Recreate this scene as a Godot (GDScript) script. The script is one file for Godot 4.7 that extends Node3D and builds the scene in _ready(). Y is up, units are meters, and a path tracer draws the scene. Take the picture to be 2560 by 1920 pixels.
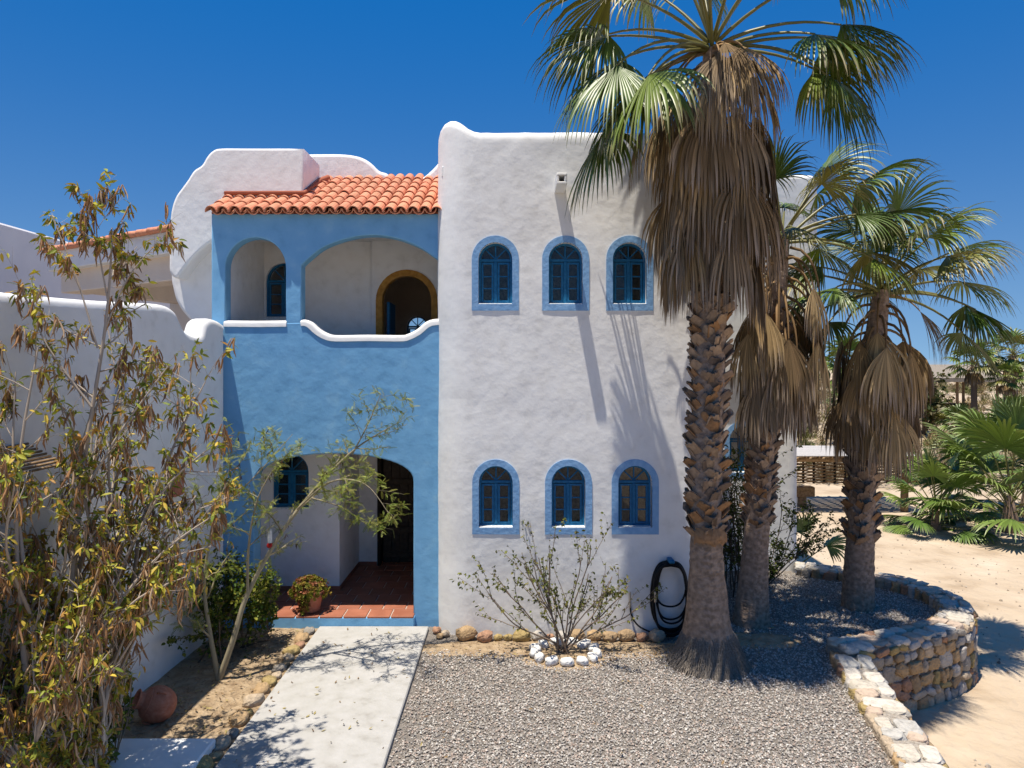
extends Node3D
# A white and blue plastered two-storey house with fan palms, in metres; the facade faces +z, the camera looks along -z.

var rng := RandomNumberGenerator.new()
var fine_noise := FastNoiseLite.new()
var taken := {}
var M := {}

# ------------------------------------------------------------------ mesh collecting
class Shape:
	var v := PackedVector3Array()
	var c := PackedColorArray()
	var uv := PackedVector2Array()
	var idx := PackedInt32Array()
	func add(p: Vector3, col := Color.WHITE, t := Vector2.ZERO) -> int:
		v.append(p); c.append(col); uv.append(t)
		return v.size() - 1
	func tri(a: int, b: int, d: int) -> void:
		idx.append(a); idx.append(b); idx.append(d)
	func quad(a: int, b: int, d: int, e: int) -> void:
		idx.append(a); idx.append(b); idx.append(d)
		idx.append(a); idx.append(d); idx.append(e)
	func flat(a: Vector3, b: Vector3, d: Vector3, e: Vector3, col := Color.WHITE) -> void:
		var i := add(a, col); add(b, col); add(d, col); add(e, col)
		quad(i, i + 1, i + 2, i + 3)
	func mesh() -> ArrayMesh:
		var n := PackedVector3Array(); n.resize(v.size())
		for k in range(0, idx.size(), 3):
			var a := idx[k]; var b := idx[k + 1]; var d := idx[k + 2]
			var f := (v[d] - v[a]).cross(v[b] - v[a])
			n[a] += f; n[b] += f; n[d] += f
		for k in n.size():
			n[k] = n[k].normalized() if n[k].length_squared() > 1e-18 else Vector3.UP
		var arr := []; arr.resize(Mesh.ARRAY_MAX)
		arr[Mesh.ARRAY_VERTEX] = v; arr[Mesh.ARRAY_NORMAL] = n; arr[Mesh.ARRAY_COLOR] = c
		arr[Mesh.ARRAY_TEX_UV] = uv; arr[Mesh.ARRAY_INDEX] = idx
		var m := ArrayMesh.new()
		m.add_surface_from_arrays(Mesh.PRIMITIVE_TRIANGLES, arr)
		return m

func bevel_box(s: Shape, lo: Vector3, hi: Vector3, b := 0.01, xf := Transform3D.IDENTITY, col := Color.WHITE) -> void:
	var ctr := (lo + hi) * 0.5
	var h := (hi - lo) * 0.5
	b = minf(b, minf(h.x, minf(h.y, h.z)) * 0.9)
	var at := {}
	for sx in [-1, 1]:
		for sy in [-1, 1]:
			for sz in [-1, 1]:
				var g := Vector3(sx, sy, sz)
				for ax in 3:
					var p := h - Vector3(b, b, b)
					p[ax] = h[ax]
					at[[sx, sy, sz, ax]] = xf * (ctr + p * g)
	for ax in 3:
		var u := (ax + 1) % 3
		var w := (ax + 2) % 3
		for sg in [-1, 1]:
			var q := []
			for pr in [[-1, -1], [1, -1], [1, 1], [-1, 1]]:
				var k := [0, 0, 0]; k[ax] = sg; k[u] = pr[0]; k[w] = pr[1]
				q.append(at[[k[0], k[1], k[2], ax]])
			if sg > 0: s.flat(q[3], q[2], q[1], q[0], col)
			else: s.flat(q[0], q[1], q[2], q[3], col)
		for su in [-1, 1]:
			for sw in [-1, 1]:
				var k0 := [0, 0, 0]; k0[ax] = -1; k0[u] = su; k0[w] = sw
				var k1 := [0, 0, 0]; k1[ax] = 1; k1[u] = su; k1[w] = sw
				var a0: Vector3 = at[[k0[0], k0[1], k0[2], u]]; var a1: Vector3 = at[[k1[0], k1[1], k1[2], u]]
				var b0: Vector3 = at[[k0[0], k0[1], k0[2], w]]; var b1: Vector3 = at[[k1[0], k1[1], k1[2], w]]
				if su * sw > 0: s.flat(a0, b0, b1, a1, col)
				else: s.flat(b0, a0, a1, b1, col)
	for sx in [-1, 1]:
		for sy in [-1, 1]:
			for sz in [-1, 1]:
				var i := s.add(at[[sx, sy, sz, 0]], col); s.add(at[[sx, sy, sz, 1]], col); s.add(at[[sx, sy, sz, 2]], col)
				s.tri(i, i + 1, i + 2)

func tube(s: Shape, pts: PackedVector3Array, rad: PackedFloat32Array, sides := 5, col := Color.WHITE, cap := true) -> void:
	var n := pts.size()
	var tan := (pts[1] - pts[0]).normalized()
	var nx := tan.cross(Vector3(0.31, 0.2, 0.93))
	if nx.length() < 0.05: nx = tan.cross(Vector3.RIGHT)
	nx = nx.normalized()
	var prev := -1
	for k in n:
		if k > 0 and k < n - 1: tan = (pts[k + 1] - pts[k - 1]).normalized()
		elif k == n - 1: tan = (pts[k] - pts[k - 1]).normalized()
		nx = (nx - tan * nx.dot(tan)).normalized()
		var ny := tan.cross(nx)
		var start := s.v.size()
		for j in sides:
			var a := TAU * j / sides
			s.add(pts[k] + (nx * cos(a) + ny * sin(a)) * rad[k], col, Vector2(float(j) / sides, k))
		if prev >= 0:
			for j in sides:
				var j2 := (j + 1) % sides
				s.quad(prev + j, start + j, start + j2, prev + j2)
		prev = start
		if cap and (k == 0 or k == n - 1):
			var m := s.add(pts[k], col)
			for j in sides:
				if k == 0: s.tri(m, start + j, start + (j + 1) % sides)
				else: s.tri(m, start + (j + 1) % sides, start + j)

func lathe(s: Shape, prof: Array, sides := 24, xf := Transform3D.IDENTITY, col := Color.WHITE) -> void:
	var prev := -1
	for k in prof.size():
		var start := s.v.size()
		for j in sides:
			var a := TAU * j / sides
			s.add(xf * Vector3(cos(a) * prof[k].x, prof[k].y, sin(a) * prof[k].x), col, Vector2(float(j) / sides, prof[k].y))
		if prev >= 0:
			for j in sides:
				var j2 := (j + 1) % sides
				s.quad(prev + j, prev + j2, start + j2, start + j)
		prev = start

func signed_area(p: PackedVector2Array) -> float:
	var a := 0.0
	for k in p.size():
		var q := p[(k + 1) % p.size()]
		a += p[k].x * q.y - q.x * p[k].y
	return a * 0.5

# An outline in its own xy plane, given thickness from z0 (front) back to z1, with rounded front and back edges.
func slab(s: Shape, outline: PackedVector2Array, z0: float, z1: float, b := 0.02, xf := Transform3D.IDENTITY, steps := 3) -> void:
	var p := outline.duplicate()
	if signed_area(p) < 0: p.reverse()
	var n := p.size()
	var inward := PackedVector2Array()
	for k in n:
		var e0 := (p[k] - p[(k + n - 1) % n]).normalized()
		var e1 := (p[(k + 1) % n] - p[k]).normalized()
		var m := (Vector2(-e0.y, e0.x) + Vector2(-e1.y, e1.x))
		m = m.normalized() if m.length() > 0.01 else Vector2(-e0.y, e0.x)
		var cs := maxf(0.5, m.dot(Vector2(-e1.y, e1.x)))
		inward.append(m / cs)
	var rings := []
	for side in 2:
		for t in steps + 1:
			var a: float = PI / 2 * t / steps if side == 0 else PI / 2 * (1.0 - float(t) / steps)
			var off := b * (1.0 - sin(a))
			var z: float = z0 - b * (1.0 - cos(a)) if side == 0 else z1 + b * (1.0 - cos(a))
			rings.append([off, z])
	var starts := []
	for r in rings:
		starts.append(s.v.size())
		for k in n:
			var q := p[k] + inward[k] * float(r[0])
			s.add(xf * Vector3(q.x, q.y, r[1]))
	for r in rings.size() - 1:
		for k in n:
			var k2 := (k + 1) % n
			s.quad(starts[r] + k, starts[r] + k2, starts[r + 1] + k2, starts[r + 1] + k)
	for side in 2:
		var face := PackedVector2Array()
		for k in n: face.append(p[k] + inward[k] * b)
		var t := Geometry2D.triangulate_polygon(face)
		if t.is_empty(): push_warning("an outline could not be filled")
		var st := s.v.size()
		for q in face: s.add(xf * Vector3(q.x, q.y, z0 if side == 0 else z1))
		for k in range(0, t.size(), 3):
			var ar := (face[t[k + 1]] - face[t[k]]).cross(face[t[k + 2]] - face[t[k]])
			if (ar > 0) == (side == 0): s.tri(st + t[k], st + t[k + 2], st + t[k + 1])
			else: s.tri(st + t[k], st + t[k + 1], st + t[k + 2])

func smooth_line(pts: Array, steps := 6) -> PackedVector2Array:
	var out := PackedVector2Array()
	var n := pts.size()
	for k in n - 1:
		var a: Vector2 = pts[maxi(k - 1, 0)]; var b: Vector2 = pts[k]; var c: Vector2 = pts[k + 1]; var d: Vector2 = pts[mini(k + 2, n - 1)]
		for t in steps:
			out.append(b.cubic_interpolate(c, a, d, float(t) / steps))
	out.append(pts[n - 1])
	return out

func smooth3(pts: Array, steps := 6) -> PackedVector3Array:
	var out := PackedVector3Array()
	var n := pts.size()
	for k in n - 1:
		var a: Vector3 = pts[maxi(k - 1, 0)]; var b: Vector3 = pts[k]; var c: Vector3 = pts[k + 1]; var d: Vector3 = pts[mini(k + 2, n - 1)]
		for t in steps:
			out.append(b.cubic_interpolate(c, a, d, float(t) / steps))
	out.append(pts[n - 1])
	return out

func radii(a: float, b: float, n: int) -> PackedFloat32Array:
	var r := PackedFloat32Array()
	for k in n: r.append(lerpf(a, b, float(k) / maxi(1, n - 1)))
	return r

# A rounded stone: a ball pushed about by noise, about 60 triangles.
func stone_mesh(sd: int, size: Vector3, rough := 0.25, boxy := 0.5) -> ArrayMesh:
	var s := Shape.new()
	var nz := FastNoiseLite.new(); nz.seed = sd; nz.frequency = 0.9
	var rows := 6
	var cols := 9
	for i in rows + 1:
		var th := PI * i / rows
		for j in cols:
			var ph := TAU * (j + 0.5 * (i % 2)) / cols
			var d := Vector3(sin(th) * cos(ph), cos(th), sin(th) * sin(ph))
			var sup := Vector3(signf(d.x) * pow(absf(d.x), 1.0 - boxy), signf(d.y) * pow(absf(d.y), 1.0 - boxy), signf(d.z) * pow(absf(d.z), 1.0 - boxy))
			var k := 1.0 + rough * nz.get_noise_3dv(d * 1.7 + Vector3(sd, 0, 0))
			if i == 0 or i == rows: sup = d
			s.add(sup * k * size * 0.5)
	for i in rows:
		for j in cols:
			var j2 := (j + 1) % cols
			s.quad(i * cols + j, i * cols + j2, (i + 1) * cols + j2, (i + 1) * cols + j)
	return s.mesh()

# ------------------------------------------------------------------ naming and placing
func numbered(parent: Node, called: String) -> String:
	var key := str(parent.get_instance_id()) + called
	taken[key] = int(taken.get(key, -1)) + 1
	return called if taken[key] == 0 else "%s_%03d" % [called, taken[key]]

func thing(called: String, label: String, category: String, base := Vector3.ZERO, group := "") -> Node3D:
	var o := Node3D.new()
	o.name = numbered(self, called)
	add_child(o)
	o.position = base
	tag(o, label, category, group)
	return o

func tag(o: Node, label: String, category: String, group := "") -> void:
	o.set_meta("label", label); o.set_meta("category", category)
	if group != "": o.set_meta("group", group)

# One mesh, given in the scene's own coordinates, hung under its parent.
func part(called: String, mesh: Mesh, m: Material, parent: Node3D = self, xf := Transform3D.IDENTITY) -> MeshInstance3D:
	var o := MeshInstance3D.new()
	o.name = numbered(parent, called)
	o.mesh = mesh
	o.material_override = m
	parent.add_child(o)
	o.transform = parent.global_transform.affine_inverse() * xf if parent != self else xf
	o.cast_shadow = GeometryInstance3D.SHADOW_CASTING_SETTING_ON
	return o

func holder(called: String, parent: Node3D, at := Vector3.ZERO) -> Node3D:
	var o := Node3D.new()
	o.name = numbered(parent, called)
	parent.add_child(o)
	o.transform = parent.global_transform.affine_inverse() * Transform3D(Basis.IDENTITY, at)
	return o

func setting(called: String, mesh: Mesh, m: Material) -> MeshInstance3D:
	var o := part(called, mesh, m)
	o.set_meta("kind", "structure")
	return o

func many(called: String, mesh: Mesh, m: Material, where: Array, tints: PackedColorArray, parent: Node3D = self) -> MultiMeshInstance3D:
	var mm := MultiMesh.new()
	mm.transform_format = MultiMesh.TRANSFORM_3D
	mm.use_colors = true
	mm.mesh = mesh
	mm.instance_count = where.size()
	for k in where.size():
		mm.set_instance_transform(k, where[k])
		mm.set_instance_color(k, tints[k])
	var o := MultiMeshInstance3D.new()
	o.name = numbered(parent, called)
	o.multimesh = mm
	o.material_override = m
	parent.add_child(o)
	if parent != self: o.transform = parent.global_transform.affine_inverse()
	o.set_meta("kind", "stuff")
	return o

# ------------------------------------------------------------------ materials
func lin(r: float, g: float, b: float) -> Color:
	return Color(r, g, b).linear_to_srgb()

func noise_image(sd: int, freq: float, oct: int, size: int, kind := FastNoiseLite.TYPE_SIMPLEX_SMOOTH) -> Image:
	var n := FastNoiseLite.new()
	n.seed = sd; n.frequency = freq; n.noise_type = kind
	n.fractal_type = FastNoiseLite.FRACTAL_FBM; n.fractal_octaves = oct
	return n.get_seamless_image(size, size, false, false, 0.12, true)

# Grain: colours (linear) picked along a ramp by the noise.
func tinted(img: Image, ramp: Array) -> ImageTexture:
	var w := img.get_width(); var h := img.get_height()
	img.convert(Image.FORMAT_L8)
	var src := img.get_data()
	var lut := []
	for k in 256:
		var t := k / 255.0 * (ramp.size() - 1)
		var i := mini(int(t), ramp.size() - 2)
		var a: Color = ramp[i]; var b: Color = ramp[i + 1]
		var q := a.lerp(b, t - i).linear_to_srgb()
		lut.append([int(clampf(q.r, 0, 1) * 255), int(clampf(q.g, 0, 1) * 255), int(clampf(q.b, 0, 1) * 255)])
	var out := PackedByteArray(); out.resize(w * h * 3)
	for k in w * h:
		var e: Array = lut[src[k]]
		out[k * 3] = e[0]; out[k * 3 + 1] = e[1]; out[k * 3 + 2] = e[2]
	return ImageTexture.create_from_image(Image.create_from_data(w, h, false, Image.FORMAT_RGB8, out))

func relief(img: Image) -> ImageTexture:
	return ImageTexture.create_from_image(img)

func plain(col: Color, rough := 0.9) -> StandardMaterial3D:
	var m := StandardMaterial3D.new()
	m.albedo_color = col.linear_to_srgb()
	m.roughness = rough
	m.metallic_specular = 0.3
	m.cull_mode = BaseMaterial3D.CULL_DISABLED
	return m

func grained(tex: Texture2D, scale: float, rough := 0.9, bump: Texture2D = null, depth := 0.5, col := Color.WHITE) -> StandardMaterial3D:
	var m := plain(col, rough)
	m.albedo_texture = tex
	m.uv1_triplanar = true
	m.uv1_world_triplanar = true
	m.uv1_scale = Vector3(scale, scale, scale)
	if bump:
		m.heightmap_enabled = true
		m.heightmap_texture = bump
		m.heightmap_scale = depth
	return m

func leafy(through: Color, rough := 0.55) -> StandardMaterial3D:
	var m := plain(Color.WHITE, rough)
	m.vertex_color_use_as_albedo = true
	m.backlight_enabled = true
	m.backlight = through
	return m

func make_materials() -> void:
	var plaster_relief := relief(noise_image(5, 0.011, 5, 1024))
	var fine_relief := relief(noise_image(6, 0.03, 4, 512))
	M.white = grained(tinted(noise_image(11, 0.006, 5, 1024), [Color(0.70, 0.695, 0.67), Color(0.79, 0.785, 0.765), Color(0.81, 0.81, 0.795), Color(0.83, 0.83, 0.82)]), 0.5, 0.92, plaster_relief, 0.33)
	M.blue_wall = grained(tinted(noise_image(12, 0.007, 5, 1024), [Color(0.15, 0.355, 0.58), Color(0.18, 0.415, 0.66), Color(0.195, 0.435, 0.68), Color(0.25, 0.49, 0.70)]), 0.33, 0.9, plaster_relief, 0.45)
	M.blue_band = grained(tinted(noise_image(13, 0.02, 4, 512), [Color(0.17, 0.34, 0.58), Color(0.21, 0.39, 0.64), Color(0.28, 0.46, 0.68)]), 0.8, 0.9, fine_relief, 0.35)
	M.cream = grained(tinted(noise_image(14, 0.008, 4, 512), [Color(0.70, 0.58, 0.47), Color(0.76, 0.66, 0.55)]), 0.4, 0.9, fine_relief, 1.2)
	M.blue_wood = grained(tinted(noise_image(15, 0.02, 4, 512), [Color(0.008, 0.09, 0.20), Color(0.012, 0.13, 0.28), Color(0.03, 0.17, 0.33)]), 1.5, 0.45)
	M.worn_sill = grained(tinted(noise_image(16, 0.03, 4, 512), [Color(0.35, 0.42, 0.48), Color(0.68, 0.70, 0.70), Color(0.78, 0.78, 0.77)]), 1.3, 0.85)
	M.glass = plain(Color(0.5, 0.55, 0.55), 0.03)
	M.glass.transparency = BaseMaterial3D.TRANSPARENCY_ALPHA
	M.glass.albedo_color = Color(0.42, 0.46, 0.46, 0.12)
	M.glass.metallic_specular = 0.5
	M.screen = plain(Color(0.022, 0.02, 0.018), 0.9)
	M.gold_wood = grained(tinted(noise_image(17, 0.015, 4, 512), [Color(0.32, 0.145, 0.022), Color(0.44, 0.21, 0.035), Color(0.52, 0.28, 0.06)]), 1.0, 0.5)
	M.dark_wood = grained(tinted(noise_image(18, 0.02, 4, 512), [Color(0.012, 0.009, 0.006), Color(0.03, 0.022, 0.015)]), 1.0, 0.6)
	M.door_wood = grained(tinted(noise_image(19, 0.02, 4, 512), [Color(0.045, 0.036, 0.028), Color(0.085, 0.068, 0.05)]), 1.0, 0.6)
	var tile_bump := relief(noise_image(21, 0.04, 3, 256))
	M.tiles = []
	for k in 4:
		var f: float = [0.9, 1.0, 1.08, 0.97][k]
		var g: float = [0.95, 1.0, 1.06, 0.92][k]
		M.tiles.append(grained(tinted(noise_image(22 + k, 0.02, 4, 256), [Color(0.50 * f, 0.20 * g, 0.11 * g), Color(0.64 * f, 0.28 * g, 0.165 * g), Color(0.69 * f, 0.34 * g, 0.22 * g)]), 1.7, 0.85, tile_bump, 0.5))
	M.mortar_red = plain(Color(0.36, 0.12, 0.07))
	M.floor_tiles = []
	for k in 3:
		M.floor_tiles.append(grained(tinted(noise_image(27 + k, 0.012, 4, 256), [Color(0.27, 0.095, 0.055), Color(0.36, 0.14, 0.085) * [0.92, 1.0, 1.1][k]]), 0.8, 0.55))
	M.grout = grained(tinted(noise_image(30, 0.03, 3, 256), [Color(0.42, 0.33, 0.28), Color(0.55, 0.46, 0.40)]), 1.0, 0.9)
	M.concrete = grained(tinted(noise_image(31, 0.008, 6, 1024), [Color(0.31, 0.295, 0.27), Color(0.385, 0.375, 0.35), Color(0.41, 0.40, 0.38), Color(0.44, 0.43, 0.41)]), 0.45, 0.93, relief(noise_image(32, 0.06, 4, 512)), 0.5)
	M.sand = grained(tinted(noise_image(33, 0.005, 6, 1024), [Color(0.34, 0.255, 0.17), Color(0.46, 0.365, 0.26), Color(0.50, 0.405, 0.295), Color(0.55, 0.46, 0.35)]), 0.12, 0.97, relief(noise_image(34, 0.02, 6, 1024)), 5.0)
	M.soil = grained(tinted(noise_image(35, 0.01, 6, 1024), [Color(0.20, 0.135, 0.08), Color(0.33, 0.24, 0.15), Color(0.40, 0.30, 0.19), Color(0.45, 0.35, 0.24)]), 0.5, 0.97, relief(noise_image(36, 0.02, 6, 1024)), 5.0)
	M.gravel_bed = grained(tinted(noise_image(37, 0.09, 3, 512), [Color(0.13, 0.115, 0.10), Color(0.26, 0.23, 0.20), Color(0.36, 0.32, 0.28)]), 0.8, 0.97, relief(noise_image(38, 0.1, 2, 512)), 3.0)
	M.pebble = plain(Color.WHITE, 0.85); M.pebble.vertex_color_use_as_albedo = true
	M.stones = []
	for k in 7:
		var c: Color = [Color(0.34, 0.24, 0.14), Color(0.42, 0.29, 0.16), Color(0.30, 0.27, 0.23), Color(0.45, 0.36, 0.26), Color(0.38, 0.22, 0.14), Color(0.36, 0.27, 0.12), Color(0.42, 0.39, 0.35)][k]
		M.stones.append(grained(tinted(noise_image(40 + k, 0.02, 5, 256), [c * 0.62, c, c * 1.18]), 2.2, 0.9, tile_bump, 1.6))
	M.cap_stones = []
	for k in 4:
		var c: Color = [Color(0.52, 0.47, 0.39), Color(0.58, 0.53, 0.46), Color(0.50, 0.39, 0.30), Color(0.46, 0.44, 0.40)][k]
		M.cap_stones.append(grained(tinted(noise_image(50 + k, 0.02, 5, 256), [c * 0.7, c, c * 1.12]), 1.8, 0.92, tile_bump, 1.6))
	M.mortar = grained(tinted(noise_image(56, 0.03, 4, 512), [Color(0.24, 0.20, 0.16), Color(0.36, 0.32, 0.27), Color(0.44, 0.40, 0.35)]), 1.2, 0.95, fine_relief, 2.5)
	M.painted_stone = grained(tinted(noise_image(57, 0.03, 4, 256), [Color(0.45, 0.41, 0.36), Color(0.74, 0.73, 0.70), Color(0.80, 0.79, 0.77)]), 2.0, 0.9, tile_bump, 1.2)
	M.clay = grained(tinted(noise_image(58, 0.015, 5, 512), [Color(0.33, 0.12, 0.07), Color(0.44, 0.17, 0.10), Color(0.50, 0.25, 0.17)]), 2.0, 0.85, tile_bump, 0.5)
	M.hose = plain(Color(0.011, 0.011, 0.012), 0.42)
	M.brass = plain(Color(0.45, 0.42, 0.38), 0.4); M.brass.metallic = 0.7
	M.bark_smooth = grained(tinted(noise_image(60, 0.012, 5, 512), [Color(0.12, 0.09, 0.066), Color(0.23, 0.165, 0.12), Color(0.34, 0.25, 0.185), Color(0.46, 0.34, 0.25)]), 1.6, 0.92, tile_bump, 1.5)
	M.bark_grey = grained(tinted(noise_image(61, 0.03, 5, 512), [Color(0.10, 0.078, 0.06), Color(0.175, 0.135, 0.105), Color(0.24, 0.19, 0.15)]), 1.6, 0.95, relief(noise_image(62, 0.06, 3, 512)), 3.0)
	M.root = grained(tinted(noise_image(68, 0.04, 5, 512), [Color(0.09, 0.075, 0.06), Color(0.20, 0.17, 0.14), Color(0.33, 0.29, 0.24)]), 2.0, 0.97)
	M.boots = []
	for k in 4:
		var c: Color = [Color(0.24, 0.17, 0.12), Color(0.34, 0.245, 0.17), Color(0.17, 0.125, 0.095), Color(0.30, 0.17, 0.085)][k]
		M.boots.append(grained(tinted(noise_image(63 + k, 0.02, 4, 256), [c * 0.55, c, c * 1.4]), 3.0, 0.85))
	M.frond = leafy(Color(0.34, 0.38, 0.10), 0.42); M.frond.metallic_specular = 0.5
	M.dead_frond = leafy(Color(0.22, 0.16, 0.08), 0.8)
	M.leaf = leafy(Color(0.62, 0.62, 0.16), 0.5)
	M.twig = plain(Color.WHITE, 0.9); M.twig.vertex_color_use_as_albedo = true
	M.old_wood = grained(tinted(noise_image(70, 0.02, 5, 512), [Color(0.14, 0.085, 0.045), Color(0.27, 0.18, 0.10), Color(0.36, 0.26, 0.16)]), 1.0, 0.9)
	M.grey_wood = grained(tinted(noise_image(71, 0.03, 4, 512), [Color(0.30, 0.28, 0.26), Color(0.44, 0.42, 0.40), Color(0.52, 0.50, 0.48)]), 0.8, 0.9)
	M.thatch = grained(tinted(noise_image(72, 0.06, 4, 512), [Color(0.12, 0.10, 0.08), Color(0.26, 0.225, 0.185), Color(0.36, 0.32, 0.27)]), 0.6, 0.97)
	M.far_white = plain(Color(0.62, 0.60, 0.58))
	M.red_plastic = plain(Color(0.40, 0.02, 0.015), 0.35)
	M.lavender = grained(tinted(noise_image(73, 0.006, 4, 512), [Color(0.66, 0.64, 0.65), Color(0.73, 0.71, 0.71)]), 0.3, 0.92)  # pale wall whose mauve shade tint is put into the base colour

# ------------------------------------------------------------------ walls with arched openings
# openings: {x, y, w, h, m}: centre, sill height, width, height to the crown, margin of the ring of faces round it.
func opening_outline(o: Dictionary, grow := 0.0, n := 18) -> PackedVector2Array:
	var out := PackedVector2Array()
	var r: float = o.w / 2 + grow
	var spring: float = o.y + o.h - o.w / 2
	out.append(Vector2(o.x - r, o.y - grow)); out.append(Vector2(o.x + r, o.y - grow))
	for k in n + 1:
		var a := PI * k / n
		out.append(Vector2(o.x + cos(a) * r, spring + sin(a) * r))
	return out

func breaks(lo: float, hi: float, must: Array, step: float) -> PackedFloat32Array:
	var all := [lo, hi]
	for q in must:
		var fresh := true
		for e in all:
			if absf(e - q) < 1e-4: fresh = false
		if q > lo and q < hi and fresh: all.append(q)
	all.sort()
	var out := PackedFloat32Array()
	for k in all.size() - 1:
		var n := maxi(1, int(ceil((all[k + 1] - all[k]) / step)))
		for j in n: out.append(lerpf(all[k], all[k + 1], float(j) / n))
	out.append(hi)
	return out

func pierced_wall(s: Shape, lo: Vector2, hi: Vector2, openings: Array, step: float, reveal: float, place: Callable) -> void:
	var mu := []
	var mv := []
	for o in openings:
		mu.append_array([o.x - o.w / 2 - o.m, o.x + o.w / 2 + o.m])
		mv.append_array([o.y - o.m, o.y + o.h + o.m])
	var us := breaks(lo.x, hi.x, mu, step)
	var vs := breaks(lo.y, hi.y, mv, step)
	var at := {}
	for i in us.size():
		for j in vs.size():
			at[Vector2i(i, j)] = s.add(place.call(us[i], vs[j], 0.0))
	for i in us.size() - 1:
		for j in vs.size() - 1:
			var c := Vector2((us[i] + us[i + 1]) / 2, (vs[j] + vs[j + 1]) / 2)
			var inside := false
			for o in openings:
				if absf(c.x - o.x) < o.w / 2 + o.m and c.y > o.y - o.m and c.y < o.y + o.h + o.m: inside = true
			if not inside:
				s.quad(at[Vector2i(i, j)], at[Vector2i(i, j + 1)], at[Vector2i(i + 1, j + 1)], at[Vector2i(i + 1, j)])
	for o in openings:
		var i0 := 0; var i1 := 0; var j0 := 0; var j1 := 0
		for i in us.size():
			if absf(us[i] - (o.x - o.w / 2 - o.m)) < 1e-4: i0 = i
			if absf(us[i] - (o.x + o.w / 2 + o.m)) < 1e-4: i1 = i
		for j in vs.size():
			if absf(vs[j] - (o.y - o.m)) < 1e-4: j0 = j
			if absf(vs[j] - (o.y + o.h + o.m)) < 1e-4: j1 = j
		var ring := []
		for i in range(i0, i1): ring.append(Vector2i(i, j0))
		for j in range(j0, j1): ring.append(Vector2i(i1, j))
		for i in range(i1, i0, -1): ring.append(Vector2i(i, j1))
		for j in range(j1, j0, -1): ring.append(Vector2i(i0, j))
		var r: float = o.w / 2
		var spring: float = o.y + o.h - r
		var inner := PackedVector2Array()
		for k in ring:
			var p := Vector2(us[k.x], vs[k.y])
			if k.y == j0: inner.append(Vector2(o.x + (p.x - o.x) * r / (r + o.m), o.y))
			elif p.y < spring: inner.append(Vector2(o.x + signf(p.x - o.x) * r, lerpf(o.y, spring, (p.y - (o.y - o.m)) / (spring - o.y + o.m))))
			else: inner.append(Vector2(o.x, spring) + (p - Vector2(o.x, spring)).normalized() * r)
		var n := ring.size()
		var prev := []
		for k in ring: prev.append(at[k])
		for lay in [0.5, 1.0]:
			var now := []
			for k in n:
				var q: Vector2 = Vector2(us[ring[k].x], vs[ring[k].y]).lerp(inner[k], lay)
				now.append(s.add(place.call(q.x, q.y, 0.0)))
			for k in n: s.quad(prev[k], now[k], now[(k + 1) % n], prev[(k + 1) % n])
			prev = now
		var edge := []
		for k in n: edge.append(s.add(place.call(inner[k].x, inner[k].y, -0.003)))
		var back := []
		for k in n: back.append(s.add(place.call(inner[k].x, inner[k].y, -reveal)))
		for k in n: s.quad(edge[k], back[k], back[(k + 1) % n], edge[(k + 1) % n])

# A flat strip between two outlines of equal length, given thickness from z0 back to z1.
func strip(s: Shape, outer: PackedVector2Array, inner: PackedVector2Array, place: Callable, z0: float, z1: float) -> void:
	var n := outer.size()
	var b := []
	for src in [[outer, z1], [outer, z0], [inner, z0], [inner, z1]]:
		var st := s.v.size()
		for q in src[0]: s.add(place.call(q.x, q.y, src[1]))
		b.append(st)
	var dup := s.v.size()
	for q in outer: s.add(place.call(q.x, q.y, z0))
	for q in inner: s.add(place.call(q.x, q.y, z0))
	for k in n:
		var k2 := (k + 1) % n
		s.quad(b[0] + k, b[0] + k2, b[1] + k2, b[1] + k)
		s.quad(dup + k, dup + k2, dup + n + k2, dup + n + k)
		s.quad(b[2] + k, b[2] + k2, b[3] + k2, b[3] + k)

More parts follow.
